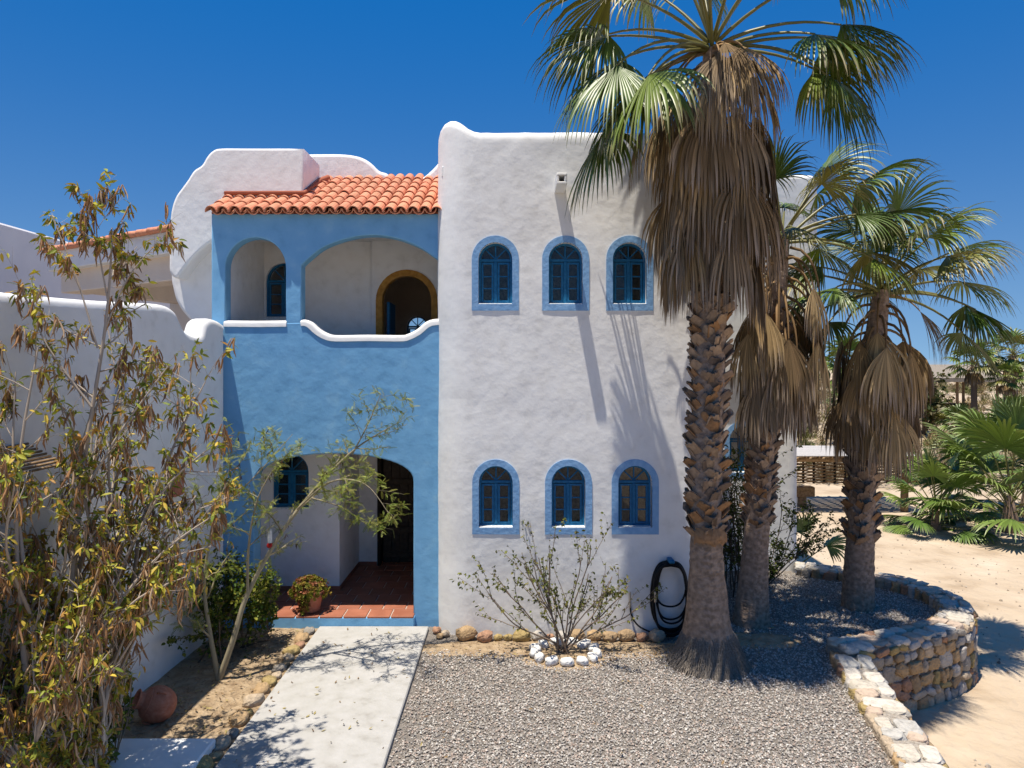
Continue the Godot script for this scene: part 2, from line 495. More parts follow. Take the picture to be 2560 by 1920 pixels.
# A blue arched casement with a fanlight, set back in its opening. place(x, y, out) gives the wall's surface.
func arched_window(parent: Node3D, o: Dictionary, place: Callable, band := true, back := 0.10, screens := true) -> void:
	var at: Vector3 = place.call(o.x, o.y, 0.0)
	var w := holder("window", parent, at)
	if band:
		var s0 := Shape.new()
		strip(s0, opening_outline(o, 0.092), opening_outline(o, 0.0), place, 0.009, -0.05)
		part("surround", s0.mesh(), M.blue_band, w)
	var flat_place := func(x: float, y: float, out: float) -> Vector3: return at + Vector3(x - o.x, y - o.y, out)
	var sf := Shape.new()
	strip(sf, opening_outline(o, 0.004), opening_outline(o, -0.032), flat_place, -back, -back - 0.06)
	part("frame", sf.mesh(), M.blue_wood, w)
	var r: float = o.w / 2
	var spring: float = o.y + o.h - r
	var zf := -back - 0.008
	var sr := Shape.new()
	bevel_box(sr, at + Vector3(-r + 0.02, spring - o.y - 0.02, zf - 0.05), at + Vector3(r - 0.02, spring - o.y + 0.018, zf + 0.004), 0.004)
	part("transom", sr.mesh(), M.blue_wood, w)
	var sm := Shape.new()
	bevel_box(sm, at + Vector3(-0.025, 0.02, zf - 0.05), at + Vector3(0.025, spring - o.y - 0.022, zf + 0.008), 0.005)
	part("mullion", sm.mesh(), M.blue_wood, w)
	for k in 3:
		var a: float = PI * (k + 1) / 4
		var d := Vector3(cos(a), sin(a), 0)
		var q := Vector3(-d.y, d.x, 0)
		var c0 := at + Vector3(0, spring - o.y + 0.015, zf - 0.02)
		var sb := Shape.new()
		bevel_box(sb, Vector3(0, -0.009, -0.012), Vector3(r - 0.028, 0.009, 0.012), 0.003, Transform3D(Basis(d, q, Vector3.BACK), c0))
		part("fan_bar", sb.mesh(), M.blue_wood, w)
	var low := 0.035
	var high: float = spring - o.y - 0.03
	for sd in [-1, 1]:
		var x0: float = 0.028 if sd > 0 else -r + 0.038
		var x1: float = r - 0.038 if sd > 0 else -0.028
		var ss := Shape.new()
		var op := PackedVector2Array([Vector2(x0, low), Vector2(x1, low), Vector2(x1, high), Vector2(x0, high)])
		var ip := PackedVector2Array([Vector2(x0 + 0.028, low + 0.028), Vector2(x1 - 0.028, low + 0.028), Vector2(x1 - 0.028, high - 0.028), Vector2(x0 + 0.028, high - 0.028)])
		strip(ss, op, ip, func(x: float, y: float, out: float) -> Vector3: return at + Vector3(x, y, out), zf, zf - 0.04)
		part("sash", ss.mesh(), M.blue_wood, w)
		for k in 2:
			var y := lerpf(low + 0.028, high - 0.028, (k + 1) / 3.0)
			var sb := Shape.new()
			bevel_box(sb, at + Vector3(x0 + 0.026, y - 0.009, zf - 0.03), at + Vector3(x1 - 0.026, y + 0.009, zf - 0.01), 0.003)
			part("glazing_bar", sb.mesh(), M.blue_wood, w)
		for k in 3:
			var y0 := lerpf(low + 0.028, high - 0.028, k / 3.0)
			var y1 := lerpf(low + 0.028, high - 0.028, (k + 1) / 3.0)
			var sp := Shape.new()
			sp.flat(at + Vector3(x0 + 0.028, y0, zf - 0.022), at + Vector3(x0 + 0.028, y1, zf - 0.022), at + Vector3(x1 - 0.028, y1, zf - 0.022), at + Vector3(x1 - 0.028, y0, zf - 0.022))
			part("pane", sp.mesh(), M.glass, w)
	for k in 4:
		var sp := Shape.new()
		var c0 := at + Vector3(0, spring - o.y + 0.016, zf - 0.022)
		var m := sp.add(c0)
		for j in 5:
			var a: float = PI * (k + j / 4.0) / 4
			sp.add(c0 + Vector3(cos(a), sin(a), 0) * (r - 0.02))
		for j in 4: sp.tri(m, m + 2 + j, m + 1 + j)
		part("pane", sp.mesh(), M.glass, w)
	var si := Shape.new()
	var zb := -back - 0.0
	bevel_box(si, at + Vector3(-r + 0.003, -0.02, zb - 0.01), at + Vector3(r - 0.003, 0.012, 0.004), 0.006)
	part("sill", si.mesh(), M.worn_sill, w)

# ------------------------------------------------------------------ the house
func tower_plan(u: float) -> Array:
	var x0 := -0.58; var x1 := 2.5; var r := 0.5; var q := r * PI / 2
	if u < x0 - q: return [Vector3(x0 - r, 0, -9.9 - r - (x0 - q - u)), Vector3.LEFT]
	if u < x0:
		var a := (x0 - u) / r
		return [Vector3(x0 - sin(a) * r, 0, -9.9 - r * (1 - cos(a))), Vector3(-sin(a), 0, cos(a))]
	if u <= x1: return [Vector3(u, 0, -9.9), Vector3.BACK]
	if u < x1 + q:
		var a := (u - x1) / r
		return [Vector3(x1 + sin(a) * r, 0, -9.9 - r * (1 - cos(a))), Vector3(sin(a), 0, cos(a))]
	return [Vector3(x1 + r, 0, -9.9 - r - (u - x1 - q)), Vector3.RIGHT]

func tower_place(u: float, v: float, out: float) -> Vector3:
	var e := tower_plan(u)
	var p: Vector3 = e[0] + Vector3.UP * v
	var n: Vector3 = e[1]
	var hand := fine_noise.get_noise_3dv(p * 0.45) * 0.018 + fine_noise.get_noise_3dv(p * 1.7 + Vector3(9, 0, 0)) * 0.005 + fine_noise.get_noise_3dv(p * 6.0 + Vector3(0, 7, 0)) * 0.002
	return p + n * (out + hand)

func tower_top(u: float) -> float:
	var t := 7.04 + fine_noise.get_noise_1d(u * 1.3) * 0.02
	for c in [-0.98, 2.9]:
		var d := absf(u - c) / 0.52
		if d < 1.0: t += 0.21 * pow(cos(d * PI / 2), 1.6)
	if u < -1.5 or u > 3.4: t -= 0.02
	return t

func weld(m: ArrayMesh) -> ArrayMesh:
	var a := m.surface_get_arrays(0)
	var v: PackedVector3Array = a[Mesh.ARRAY_VERTEX]; var n: PackedVector3Array = a[Mesh.ARRAY_NORMAL]
	var sum := {}
	for k in v.size():
		var key := Vector3i(v[k] * 2000.0)
		sum[key] = sum.get(key, Vector3.ZERO) + n[k]
	for k in v.size(): n[k] = (sum[Vector3i(v[k] * 2000.0)] as Vector3).normalized()
	a[Mesh.ARRAY_NORMAL] = n
	var o := ArrayMesh.new()
	o.add_surface_from_arrays(Mesh.PRIMITIVE_TRIANGLES, a)
	return o

func plan_xf(y: float) -> Transform3D:
	return Transform3D(Basis(Vector3.RIGHT, Vector3.FORWARD, Vector3.UP), Vector3(0, y, 0))

func rounded_plan(x0: float, x1: float, d0: float, d1: float, r: float) -> PackedVector2Array:
	var out := PackedVector2Array()
	for c in [[x1 - r, d0 + r, -90.0], [x1 - r, d1 - r, 0.0], [x0 + r, d1 - r, 90.0], [x0 + r, d0 + r, 180.0]]:
		for k in 7:
			var a := deg_to_rad(c[2] + 90.0 * k / 6)
			out.append(Vector2(c[0] + cos(a) * r, c[1] + sin(a) * r))
	return out

func box_part(called: String, parent: Node3D, lo: Vector3, hi: Vector3, m: Material, b := 0.01) -> MeshInstance3D:
	var s := Shape.new()
	bevel_box(s, lo, hi, b)
	return part(called, s.mesh(), m, parent)

func build_house() -> void:
	var h := thing("house", "white and blue plastered two-storey house with arched windows and tiled balcony roof", "house", Vector3(0, 0, -10.3))
	# the round-cornered white tower
	var wins := []
	for row in [[4.62, [-0.232, 0.748, 1.639]], [1.505, [-0.226, 0.787, 1.716]]]:
		for x in row[1]: wins.append({x = x, y = row[0], w = 0.472, h = 0.862, m = 0.14})
	# columns share their ring's rectangle so that the faces meet edge to edge
	var s := Shape.new()
	pierced_wall(s, Vector2(-4.3, -0.15), Vector2(6.2, 3.3), wins.slice(3, 6), 0.09, 0.3, tower_place)
	pierced_wall(s, Vector2(-4.3, 3.3), Vector2(6.2, 6.7), wins.slice(0, 3), 0.09, 0.3, tower_place)
	var us := breaks(-4.3, 6.2, [], 0.09)
	var rows := []
	for u in us:
		var col := []
		var top := tower_top(u)
		var r := 0.13
		for k in 5: col.append(s.add(tower_place(u, lerpf(6.7, top - r, k / 4.0), 0.0)))
		for k in range(1, 9):
			var a := PI * k / 8
			col.append(s.add(tower_place(u, top - r + sin(a) * r, -r + cos(a) * r)))
		col.append(s.add(tower_place(u, 6.4, -2 * r)))
		rows.append(col)
	for i in rows.size() - 1:
		for j in rows[i].size() - 1: s.quad(rows[i][j], rows[i][j + 1], rows[i + 1][j + 1], rows[i + 1][j])
	part("tower_wall", weld(s.mesh()), M.white, h)
	for w in wins: arched_window(h, w, tower_place)
	box_part("roof_deck", h, Vector3(-1.0, 6.45, -13.2), Vector3(2.9, 6.6, -10.1), M.white)
	box_part("tower_floor", h, Vector3(-1.0, 3.0, -13.2), Vector3(2.9, 3.15, -10.15), M.old_wood)  # dark brown stands in for the dimness inside the tower
	box_part("rear_wall", h, Vector3(-1.2, -0.1, -13.5), Vector3(3.1, 6.9, -13.2), M.old_wood)  # coloured dark so the rooms behind the panes look unlit
	# the rainwater spout: a channel with a square mouth
	s = Shape.new()
	var sx := 0.66; var sy := 6.24
	bevel_box(s, Vector3(sx - 0.07, sy - 0.075, -10.0), Vector3(sx + 0.07, sy - 0.04, -9.40), 0.008)
	bevel_box(s, Vector3(sx - 0.07, sy - 0.041, -10.0), Vector3(sx - 0.034, sy + 0.04, -9.403), 0.008)
	bevel_box(s, Vector3(sx + 0.034, sy - 0.041, -10.0), Vector3(sx + 0.07, sy + 0.04, -9.403), 0.008)
	bevel_box(s, Vector3(sx - 0.07, sy + 0.039, -10.0), Vector3(sx + 0.07, sy + 0.075, -9.40), 0.008)
	part("water_spout", s.mesh(), M.white, h)
	# blue entrance wall below the balcony
	var low := PackedVector2Array([Vector2(-4.4, -0.05), Vector2(-3.73, -0.05), Vector2(-3.73, 1.0)])
	for k in 25:
		var a := PI - PI * k / 24
		low.append(Vector2(-2.578 + cos(a) * 1.152, 2.08 + pow(sin(a), 0.85) * 0.41))
	low.append_array([Vector2(-1.427, 1.0), Vector2(-1.427, -0.05), Vector2(-1.0, -0.05)])
	var dip: Array = [Vector2(-1.0, 4.41), Vector2(-1.14, 4.40), Vector2(-1.24, 4.36), Vector2(-1.36, 4.26), Vector2(-1.5, 4.19), Vector2(-1.62, 4.17), Vector2(-2.1, 4.175), Vector2(-2.55, 4.17), Vector2(-2.7, 4.20), Vector2(-2.82, 4.27), Vector2(-2.92, 4.36), Vector2(-3.0, 4.395), Vector2(-3.06, 4.39)]
	low.append_array(smooth_line(dip, 4))
	low.append_array([Vector2(-3.28, 4.385), Vector2(-3.7, 4.38), Vector2(-4.4, 4.385)])
	s = Shape.new()
	slab(s, low, -10.28, -10.56, 0.018)
	part("entrance_wall", s.mesh(), M.blue_wall, h)
	# white rounded tops of the balcony parapet
	for run in [smooth_line(dip, 4), smooth_line([Vector2(-3.262, 4.383), Vector2(-3.7, 4.378), Vector2(-4.17, 4.383)], 4)]:
		s = Shape.new()
		var prev := -1
		for k in run.size():
			var t: Vector2 = (run[mini(k + 1, run.size() - 1)] - run[maxi(k - 1, 0)]).normalized()
			var nrm := Vector2(t.y, -t.x)
			if nrm.y < 0: nrm = -nrm
			var st := s.v.size()
			for j in 11:
				var a := PI * j / 10
				var out := -0.055 + pow(sin(a), 0.6) * 0.095
				var q: Vector2 = run[k] + nrm * out
				s.add(Vector3(q.x, q.y, -10.42 + signf(cos(a)) * pow(absf(cos(a)), 0.35) * 0.155))
			if prev >= 0:
				for j in 10: s.quad(prev + j, prev + j + 1, st + j + 1, st + j)
			prev = st
		part("coping", s.mesh(), M.white, h)
	# blue arcade above
	var up := PackedVector2Array([Vector2(-4.35, 4.33), Vector2(-4.15, 4.33), Vector2(-4.15, 4.8)])
	for k in 21:
		var a := PI - PI * k / 20
		up.append(Vector2(-3.7125 + cos(a) * 0.4375, 5.18 + sin(a) * 0.44))
	up.append_array([Vector2(-3.275, 4.8), Vector2(-3.275, 4.33), Vector2(-3.05, 4.33), Vector2(-3.05, 4.9)])
	up.append_array(smooth_line([Vector2(-3.05, 5.22), Vector2(-2.93, 5.33), Vector2(-2.72, 5.485), Vector2(-2.385, 5.605), Vector2(-2.05, 5.655), Vector2(-1.715, 5.62), Vector2(-1.38, 5.50), Vector2(-1.15, 5.355), Vector2(-0.9, 5.16)], 4))
	up.append_array([Vector2(-0.9, 5.965), Vector2(-4.35, 5.965)])
	s = Shape.new()
	slab(s, up, -10.284, -10.5, 0.016)
	part("balcony_arcade", s.mesh(), M.blue_wall, h)
	# tiled roof: deck, then every barrel tile
	var roof := holder("tile_roof", h, Vector3(-2.7, 5.9, -10.1))
	s = Shape.new()
	var slope := Vector3(0, 0.5, -1).normalized()
	var nup := Vector3(0, 1, 0.5).normalized()
	var e0 := Vector3(-4.36, 5.935, -10.19)
	bevel_box(s, Vector3(0, -0.03, 0.12), Vector3(3.4, 0.0, 2.5), 0.008, Transform3D(Basis(Vector3.RIGHT, nup, -slope) * Basis.from_scale(Vector3(1, 1, -1)), e0))
	part("roof_board", s.mesh(), M.mortar_red, roof)
	var kinds := []
	for k in 3:
		var b := Shape.new()
		var L := 0.41
		for ring in [[0.0, 1.0], [L, 1.0], [L, 0.84], [0.0, 0.84], [0.0, 1.0]]:
			for j in 9:
				var a := PI * j / 8
				var rr: float = lerpf(0.089, 0.076, ring[0] / L) * ring[1]
				b.add(Vector3(cos(a) * rr * 0.98, sin(a) * rr * (0.95 + 0.05 * k), ring[0]))
		for r in 4:
			for j in 8:
				b.flat(b.v[r * 9 + j], b.v[r * 9 + j + 1], b.v[(r + 1) * 9 + j + 1], b.v[(r + 1) * 9 + j])
		kinds.append(b.mesh())
	var sp := 0.1695
	for ci in 20:
		var x := -4.30 + ci * sp
		var count := 3 if x < -3.12 else 7
		for ri in count:
			for pan in 2:
				if pan == 1 and (ci == 19): continue
				var at := e0 + slope * (ri * 0.335 - (0.03 if pan == 0 else 0.01) + rng.randf_range(-0.008, 0.008)) + Vector3.RIGHT * (x - e0.x + (sp / 2 if pan else 0.0)) + nup * ((0.038 + ri * 0.0) if pan == 0 else 0.085)
				if pan == 0 and count == 3 and ri == 2: pass
				var tilt := Basis(Vector3.RIGHT, rng.randf_range(-0.012, 0.012) + 0.035) * Basis(Vector3.UP, rng.randf_range(-0.02, 0.02))
				var bs := Basis(Vector3.LEFT, nup, slope)
				if pan == 1: bs = Basis(Vector3.RIGHT, -nup, slope)
				part("tile", kinds[rng.randi() % 3], M.tiles[rng.randi() % 4], roof, Transform3D(bs * tilt, at))
	# mortar fillet where the tiles meet the walls
	s = Shape.new()
	tube(s, PackedVector3Array([Vector3(-4.36, 6.385, -10.785), Vector3(-3.15, 6.385, -10.785), Vector3(-3.14, 6.80, -11.62), Vector3(-3.05, 6.9, -11.8)]), PackedFloat32Array([0.035, 0.04, 0.04, 0.04]), 6)
	part("mortar_fillet", s.mesh(), M.mortar_red, roof)
	# stepped white block left of the balcony, and the recess below it
	s = Shape.new()
	var scroll := PackedVector2Array([Vector2(-3.173, 5.8), Vector2(-3.173, 7.07)])
	scroll.append_array(smooth_line([Vector2(-3.4, 7.075), Vector2(-4.0, 7.075), Vector2(-4.42, 7.075), Vector2(-4.55, 7.04), Vector2(-4.64, 6.95), Vector2(-4.72, 6.82), Vector2(-4.84, 6.735), Vector2(-4.93, 6.60), Vector2(-5.02, 6.475), Vector2(-5.12, 6.33), Vector2(-5.185, 6.12), Vector2(-5.21, 5.806), Vector2(-5.215, 5.4), Vector2(-5.205, 5.18), Vector2(-5.10, 5.10), Vector2(-5.0, 5.22), Vector2(-4.88, 5.37), Vector2(-4.69, 5.56), Vector2(-4.475, 5.7), Vector2(-4.2, 5.8)], 4))
	slab(s, scroll, -10.8, -11.75, 0.04)
	part("stepped_parapet", s.mesh(), M.white, h)
	s = Shape.new()
	var under := smooth_line([Vector2(-4.2, 5.9), Vector2(-5.2, 5.9), Vector2(-5.33, 5.5), Vector2(-5.33, 5.14), Vector2(-5.31, 5.0), Vector2(-5.25, 4.78), Vector2(-5.14, 4.6), Vector2(-4.97, 4.42), Vector2(-4.8, 4.28), Vector2(-4.74, 3.6), Vector2(-4.74, 3.0)], 4)
	under.append(Vector2(-4.2, 3.0))
	slab(s, under, -11.1, -11.7, 0.05)
	part("undercut_wall", s.mesh(), M.white, h)
	s = Shape.new()
	var back_line := smooth_line([Vector2(-3.6, 7.38), Vector2(-3.25, 7.385), Vector2(-2.86, 7.38), Vector2(-2.60, 7.335), Vector2(-2.42, 7.24), Vector2(-2.27, 7.10), Vector2(-2.15, 7.06), Vector2(-2.05, 6.985), Vector2(-1.9, 6.97), Vector2(-1.6, 6.97), Vector2(-1.5, 7.0), Vector2(-1.36, 7.12), Vector2(-1.2, 7.28), Vector2(-1.0, 7.35)], 4)
	back_line.append_array([Vector2(-1.0, 5.6), Vector2(-3.6, 5.6)])
	slab(s, back_line, -12.1, -12.4, 0.06)
	part("scalloped_parapet", s.mesh(), M.white, h)
	s = Shape.new()
	slab(s, PackedVector2Array([Vector2(-3.6, 5.7), Vector2(-2.3, 5.7), Vector2(-2.3, 7.02), Vector2(-2.45, 7.2), Vector2(-2.65, 7.31), Vector2(-3.0, 7.365), Vector2(-3.6, 7.37)]), 0.0, -0.3, 0.05, Transform3D(Basis(Vector3.UP, -0.22), Vector3(-0.08, 0, -12.58)))
	part("angled_parapet", s.mesh(), M.white, h)
	# balcony: floor, ceiling, back wall with window and door, room behind
	box_part("balcony_floor", h, Vector3(-4.6, 3.08, -12.1), Vector3(-1.0, 3.3, -10.5), M.grout)
	box_part("balcony_ceiling", h, Vector3(-4.34, 5.86, -12.1), Vector3(-1.0, 5.92, -10.45), M.white)
	box_part("balcony_end_wall", h, Vector3(-4.335, 3.2, -12.1), Vector3(-4.18, 5.88, -10.51), M.white, 0.04)
	var bwin := {x = -3.86, y = 4.585, w = 0.60, h = 0.92, m = 0.12}
	var bdoor := {x = -1.76, y = 3.34, w = 0.86, h = 1.95, m = 0.03}
	var bplace := func(x: float, y: float, out: float) -> Vector3: return Vector3(x, y, -12.0 + out + 0.12 * smoothstep(-2.5, -2.2, x) * -1.0)
	s = Shape.new()
	pierced_wall(s, Vector2(-4.7, 3.28), Vector2(-1.0, 5.9), [bwin], 0.15, 0.25, func(x: float, y: float, out: float) -> Vector3: return Vector3(minf(x, -2.345), y, -12.0 + out))
	var right_wall := Shape.new()
	pierced_wall(right_wall, Vector2(-2.345, 3.28), Vector2(-0.9, 5.9), [bdoor], 0.15, 0.25, func(x: float, y: float, out: float) -> Vector3: return Vector3(x, y, -11.9 + out))
	bevel_box(right_wall, Vector3(-2.345, 3.28, -12.1), Vector3(-2.30, 5.9, -11.902), 0.004)
	part("balcony_wall", s.mesh(), M.white, h)
	part("balcony_wall", right_wall.mesh(), M.white, h)
	arched_window(h, bwin, func(x: float, y: float, out: float) -> Vector3: return Vector3(x, y, -12.0 + out), false, 0.06)
	var dplace := func(x: float, y: float, out: float) -> Vector3: return Vector3(x, y, -11.9 + out)
	var df := holder("balcony_door", h, Vector3(-1.76, 3.3, -11.9))
	s = Shape.new()
	strip(s, opening_outline(bdoor, 0.085), opening_outline(bdoor, -0.02), dplace, 0.03, -0.14)
	part("door_frame", s.mesh(), M.gold_wood, df)
	box_part("door_leaf", df, Vector3(-2.12, 3.33, -12.62), Vector3(-2.07, 4.85, -12.02), M.blue_wood)
	s = Shape.new()
	tube(s, PackedVector3Array([Vector3(-2.24, 3.85, -11.84), Vector3(-2.24, 3.97, -11.84)]), PackedFloat32Array([0.012, 0.012]), 6)
	part("latch", s.mesh(), M.brass, df)
	# upper room, seen through the door, with a window in its far wall
	var far := {x = -2.08, y = 3.95, w = 0.46, h = 0.92, m = 0.1}
	s = Shape.new()
	var fplace := func(x: float, y: float, out: float) -> Vector3: return Vector3(x, y, -15.6 + out)
	pierced_wall(s, Vector2(-4.7, 3.2), Vector2(-0.9, 6.0), [far], 0.2, 0.2, fplace)
	bevel_box(s, Vector3(-4.7, 5.93, -15.6), Vector3(-0.9, 6.05, -12.3), 0.01)
	bevel_box(s, Vector3(-4.75, 3.1, -15.6), Vector3(-4.64, 6.0, -12.0), 0.01)
	bevel_box(s, Vector3(-1.0, 3.1, -15.6), Vector3(-0.95, 6.0, -13.2), 0.01)
	part("upper_room", s.mesh(), M.cream, h)
	box_part("room_floor", h, Vector3(-4.7, 3.0, -15.65), Vector3(-0.95, 3.22, -12.11), M.old_wood)
	arched_window(h, far, fplace, false, 0.05)
	# porch
	var tiles := holder("porch_floor", h, Vector3(-2.7, 0.1, -11))
	box_part("grout_bed", tiles, Vector3(-4.2, 0.0, -12.9), Vector3(-1.425, 0.168, -10.18), M.grout)
	box_part("porch_step", h, Vector3(-4.12, -0.02, -10.30), Vector3(-1.40, 0.163, -10.155), M.blue_wall, 0.012)
	var row_i := 0
	var zz := 10.145
	while zz < 12.8:
		var len := 0.325
		var xx := -4.12 - 0.17 * (row_i % 2)
		while xx < -1.41:
			var lo := maxf(xx + 0.009, -4.11)
			var hi := minf(xx + 0.331, -1.41)
			if hi - lo > 0.05:
				box_part("floor_tile", tiles, Vector3(lo, 0.15, -zz - len + 0.004), Vector3(hi, 0.181 + rng.randf_range(-0.0015, 0.0015), -zz - 0.010), M.floor_tiles[rng.randi() % 3], 0.006)
			xx += 0.34
		zz += 0.331
		row_i += 1
	var pw := {x = -3.535, y = 1.49, w = 0.575, h = 0.87, m = 0.1}
	var pplace := func(x: float, y: float, out: float) -> Vector3: return Vector3(x, y, -11.35 + out)
	s = Shape.new()
	pierced_wall(s, Vector2(-4.3, 0.15), Vector2(-2.76, 3.1), [pw], 0.15, 0.2, pplace)
	part("porch_wall", s.mesh(), M.white, h)
	box_part("porch_wall", h, Vector3(-2.8, 0.15, -12.8), Vector3(-2.756, 3.1, -11.353), M.white, 0.004)
	box_part("porch_wall", h, Vector3(-2.755, 0.15, -12.95), Vector3(-2.42, 3.1, -12.78), M.white, 0.01)
	box_part("porch_wall", h, Vector3(-2.42, 2.32, -12.95), Vector3(-1.1, 3.1, -12.78), M.white, 0.01)
	box_part("porch_wall", h, Vector3(-1.42, 0.15, -13.2), Vector3(-1.12, 3.1, -10.57), M.white, 0.01)
	box_part("porch_wall", h, Vector3(-4.45, 0.15, -11.5), Vector3(-4.2, 3.1, -10.57), M.white, 0.01)
	box_part("porch_ceiling", h, Vector3(-4.6, 2.95, -13.2), Vector3(-1.12, 3.07, -10.57), M.white, 0.01)
	box_part("skirting", h, Vector3(-4.18, 0.17, -11.352), Vector3(-2.745, 0.25, -11.335), M.floor_tiles[1], 0.004)
	box_part("skirting", h, Vector3(-2.754, 0.17, -12.78), Vector3(-2.742, 0.25, -11.354), M.floor_tiles[1], 0.004)
	box_part("skirting", h, Vector3(-2.74, 0.17, -12.779), Vector3(-2.43, 0.25, -12.765), M.floor_tiles[1], 0.004)
	arched_window(h, pw, pplace, false, 0.05)
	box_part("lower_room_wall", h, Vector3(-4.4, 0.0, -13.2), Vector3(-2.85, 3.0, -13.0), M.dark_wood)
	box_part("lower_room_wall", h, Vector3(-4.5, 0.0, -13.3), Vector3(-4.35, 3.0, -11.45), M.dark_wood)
	box_part("lower_room_wall", h, Vector3(-2.84, 0.0, -13.5), Vector3(-1.1, 3.06, -13.06), M.dark_wood)  # solid dark box added behind the door planks to block leaking light
	# the half-open doorway: dark plank door with rails
	var pd := holder("porch_door", h, Vector3(-1.9, 0.18, -12.9))
	s = Shape.new()
	bevel_box(s, Vector3(-2.42, 0.18, -12.92), Vector3(-2.36, 2.32, -12.76), 0.006)
	bevel_box(s, Vector3(-2.36, 2.26, -12.92), Vector3(-1.42, 2.32, -12.76), 0.006)
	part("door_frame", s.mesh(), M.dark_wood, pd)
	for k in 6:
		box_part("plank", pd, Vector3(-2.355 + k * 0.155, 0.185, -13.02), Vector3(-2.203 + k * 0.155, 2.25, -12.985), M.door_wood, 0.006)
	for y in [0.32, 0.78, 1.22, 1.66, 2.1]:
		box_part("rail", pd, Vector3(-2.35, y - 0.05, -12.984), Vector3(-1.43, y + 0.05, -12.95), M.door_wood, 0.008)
	# right wing, set back behind the palms
	s = Shape.new()
	var ww := {x = 4.26, y = 1.8, w = 0.5, h = 0.86, m = 0.14}
	var wplace := func(x: float, y: float, out: float) -> Vector3: return Vector3(x, y, -13.1 + out)
	pierced_wall(s, Vector2(3.0, -0.1), Vector2(5.08, 3.6), [ww], 0.15, 0.25, wplace)
	slab(s, rounded_plan(4.9, 5.31, 13.1, 17.0, 0.19), 3.62, -0.8, 0.02, plan_xf(0))
	bevel_box(s, Vector3(2.9, -0.1, -13.9), Vector3(5.0, 3.6, -13.6), 0.01)
	part("wing_wall", s.mesh(), M.white, h)
	arched_window(h, ww, wplace)
	s = Shape.new()
	slab(s, rounded_plan(2.8, 5.66, 12.95, 17.0, 0.3), 7.27, 3.55, 0.1, plan_xf(0))
	part("wing_upper_wall", s.mesh(), M.white, h)

# ------------------------------------------------------------------ ground and paving
func terrain_height(x: float, d: float) -> float:
	var far := Vector2(x, d - 12).length()
	var y := -0.75 + fine_noise.get_noise_2d(x * 0.12, d * 0.12) * 0.35 * smoothstep(14, 40, far)
	y += smoothstep(32, 75, d) * (1.1 + fine_noise.get_noise_2d(x * 0.05 + 40, d * 0.05) * 1.6)
	y += smoothstep(90, 300, far) * fine_noise.get_noise_2d(x * 0.01 + 11, d * 0.01) * 3.0
	return y

